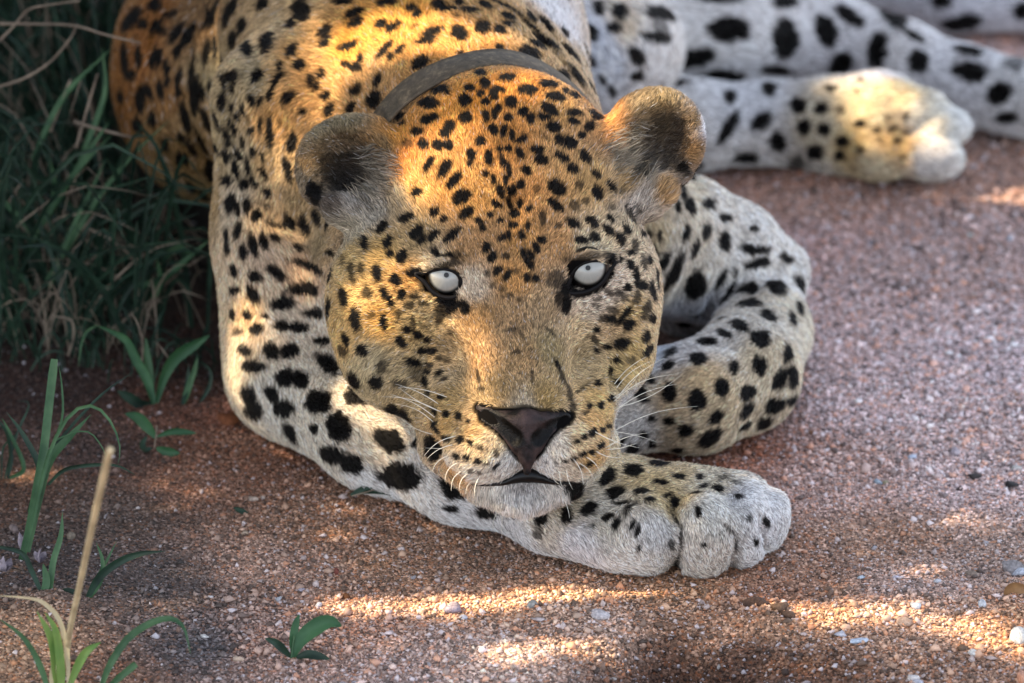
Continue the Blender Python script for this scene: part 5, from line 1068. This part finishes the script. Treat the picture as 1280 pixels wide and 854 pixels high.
# ------------------------------------------------------------------ the low thorn tree that shades the place (outside the picture, to the left)
sx = np.cross(SUND, [0, 0, 1.0]); sx /= np.linalg.norm(sx); sy = np.cross(SUND, sx)
LITE = """440 60 24;400 72 16;480 48 30;530 38 26;580 45 24;620 45 16;440 88 12;352 170 8;352 200 8;560 150 24;530 170 18;610 128 20;650 108 14;680 103 12;520 225 18;600 215 12;512 200 12;570 195 14
665 232 8;560 240 12;450 370 8;470 400 8;500 420 6;495 345 6;590 425 13;602 450 9;583 400 8;300 375 11;300 430 8;298 490 7;350 320 14;380 340 9;330 300 8;440 505 7;365 290 8;480 540 8
790 705 11;842 712 9;1060 108 16;1095 112 20;1130 128 16;1080 155 14;1160 160 12;480 752 11;520 756 12;560 758 12;600 758 12;640 752 12;680 744 12;720 738 10;770 732 9;810 730 8;960 752 10;1000 762 12;1040 768 14;1210 785 12;640 822 12;700 810 12;745 815 10;1090 770 16;1130 765 14;1170 778 12;1250 800 12;1280 802 12
1240 247 9;1280 247 10;15 812 10;50 806 9;110 832 12;22 590 8;36 592 6;755 155 9;772 138 8;830 118 9;872 170 7;400 150 7;270 20 8;268 60 6;110 20 8;455 755 9;420 745 7"""
LT = np.array([[float(t) for t in s.split()] for s in LITE.replace('\n', ';').split(';')])
tq, tok = trace(PR, LT[:, 0], LT[:, 1]); tw = L2W(tq); gw = G(LT[:, 0], LT[:, 1]); tw[~tok] = gw[~tok]
TS = np.stack([tw @ sx, tw @ sy], -1); TR = LT[:, 2] * U * 1.25 * LITK * np.where(LT[:, 1] > 722, .8, 1)
# region to be shaded, seen from the sun
cx_, cy_ = np.meshgrid([-120, 1400], [-150, 950]); cw = np.vstack([G(cx_.ravel(), cy_.ravel()), G(cx_.ravel(), cy_.ravel(), .4)]); CS = np.stack([cw @ sx, cw @ sy], -1)
s0, s1 = CS.min(0) - .3, CS.max(0) + .3
t_ = empty('thorn_tree', (-3.3, .35, 0)); tag(t_, 'low spreading thorn tree left of the leopard casting dappled shade', 'tree')
MB_ = simple('rough_bark', (96, 78, 60), .9, .2, .3, 40, .8, 200)
cen_ = SUND * 2.2 + T0 * 0 + sx * (s0[0] + s1[0]) / 2 + sy * (s0[1] + s1[1]) / 2
tp = spline([(-3.3, .35, -.02), (-3.15, .4, .6), (-2.8, .35, 1.1), (-2.3, .3, 1.45)], 20); v, f = tube(tp, np.linspace(.16, .07, 20), 12); local(mesh_obj('trunk', v, f, MB_, t_), t_.location)
r = np.random.default_rng(11); NL = int(LEAFN)
ss = r.uniform(s0[0], s1[0], NL); tt = r.uniform(s0[1], s1[1], NL); hh = 1.75 + r.random(NL) * .55 + .12 * np.sin(ss * 5) * np.cos(tt * 6)
dist = np.sqrt(((np.stack([ss, tt], -1)[:, None] - TS[None]) ** 2).sum(-1)); lsz = r.uniform(.012, .022, NL)
ok = (dist > TR[None] + lsz[:, None] * .55).all(1)  # leaves cleared along sun rays to shape the chosen light patches
ss, tt, hh, lsz = ss[ok], tt[ok], hh[ok], lsz[ok]; nl = len(ss)
lc = SUND * hh[:, None] + sx * ss[:, None] + sy * tt[:, None]
n_ = SUND + r.normal(size=(nl, 3)) * .45; n_ /= np.linalg.norm(n_, axis=1)[:, None]
a_ = np.cross(n_, r.normal(size=(nl, 3))); a_ /= np.linalg.norm(a_, axis=1)[:, None]; b__ = np.cross(n_, a_)
L1, W1 = lsz[:, None], (lsz * .5)[:, None]
lv = np.stack([lc - a_ * L1, lc - a_ * L1 * .2 + b__ * W1 - n_ * W1 * .2, lc + a_ * L1, lc - a_ * L1 * .2 - b__ * W1 - n_ * W1 * .2], 1).reshape(-1, 3)
lf = (np.array([[0, 1, 2, 3]])[None] + (np.arange(nl) * 4)[:, None, None]).reshape(-1, 4)
cr = local(mesh_obj('crown', lv, lf, leaf_mat('thorn_leaf', (52, 72, 36), (84, 104, 54)), t_), t_.location); cr['kind'] = 'stuff'
for i in range(14):
    e = SUND * r.uniform(1.85, 2.2) + sx * r.uniform(s0[0], s1[0]) + sy * r.uniform(s0[1], s1[1]); st0 = tp[r.integers(12, 19)]
    md = (st0 + e) / 2 + r.normal(size=3) * .08; bp_ = spline([st0, md, e], 14)
    keepb = True
    pl_ = np.stack([bp_ @ sx, bp_ @ sy], -1); dd_ = np.sqrt(((pl_[:, None] - TS[None]) ** 2).sum(-1)) < TR[None] + .006
    hgt_ok = (bp_ @ SUND > 0)
    if (dd_.any(1) & hgt_ok).sum() > 1: 
        bad = np.nonzero(dd_.any(1))[0]; bp_ = bp_[:max(bad[0], 0)]
        if len(bp_) < 4: continue
    v, f = tube(bp_, np.linspace(.035, .006, len(bp_)), 8); local(mesh_obj('branch', v, f, MB_, t_), t_.location)

# unseen bush under it, added to keep light off the left bank
bt = empty('added_shade_bush', (-.95, .9, 0)); tag(bt, 'unseen bush added on the left to shade the grassy bank', 'bush')
NBH = 15000
bx = np.stack([r.uniform(-1.5, -.42, NBH), r.uniform(.0, 1.9, NBH), r.uniform(.02, 1.35, NBH)], -1)
w_ok = ((bx[:, 0] + .97) / .56) ** 2 + ((bx[:, 1] - .95) / .95) ** 2 + ((bx[:, 2] - .45) / .9) ** 2 < 1 + .3 * lump(bx, 6, 77)
ov = np.stack([r.uniform(-1.2, .1, 9000), r.uniform(.1, 1.8, 9000), r.uniform(.85, 1.5, 9000)], -1)      # overhang added to block skylight over flank and grass
ov = ov[((ov[:, 0] + .55) / .62) ** 2 + ((ov[:, 1] - .95) / .85) ** 2 + ((ov[:, 2] - 1.18) / .32) ** 2 < 1]
bx = np.vstack([bx[w_ok], ov]); w_ok = np.ones(len(bx), bool)
bs = np.stack([bx @ sx, bx @ sy], -1); w_ok &= (np.sqrt(((bs[:, None] - TS[None]) ** 2).sum(-1)) > TR[None] + .014).all(1)
bx = bx[w_ok]; nl = len(bx); n_ = r.normal(size=(nl, 3)); n_ /= np.linalg.norm(n_, axis=1)[:, None]; a_ = np.cross(n_, r.normal(size=(nl, 3))); a_ /= np.linalg.norm(a_, axis=1)[:, None]; b__ = np.cross(n_, a_)
L1 = r.uniform(.018, .034, nl)[:, None]; W1 = L1 * .45
lv = np.stack([bx - a_ * L1, bx - a_ * L1 * .2 + b__ * W1 - n_ * W1 * .2, bx + a_ * L1, bx - a_ * L1 * .2 - b__ * W1 - n_ * W1 * .2], 1).reshape(-1, 3)
lf = (np.array([[0, 1, 2, 3]])[None] + (np.arange(nl) * 4)[:, None, None]).reshape(-1, 4)
cr = local(mesh_obj('foliage', lv, lf, leaf_mat('bush_leaf', (30, 44, 26), (52, 70, 38)), bt), bt.location); cr['kind'] = 'stuff'
for i in range(9):
    e = bx[r.integers(nl)]; v, f = tube(spline([(-.95, .9, -.01), (np.array([-.95, .9, 0]) + e) / 2 + r.normal(size=3) * .05, e], 10), np.linspace(.016, .003, 10), 6); local(mesh_obj('stem', v, f, MB_, bt), bt.location)
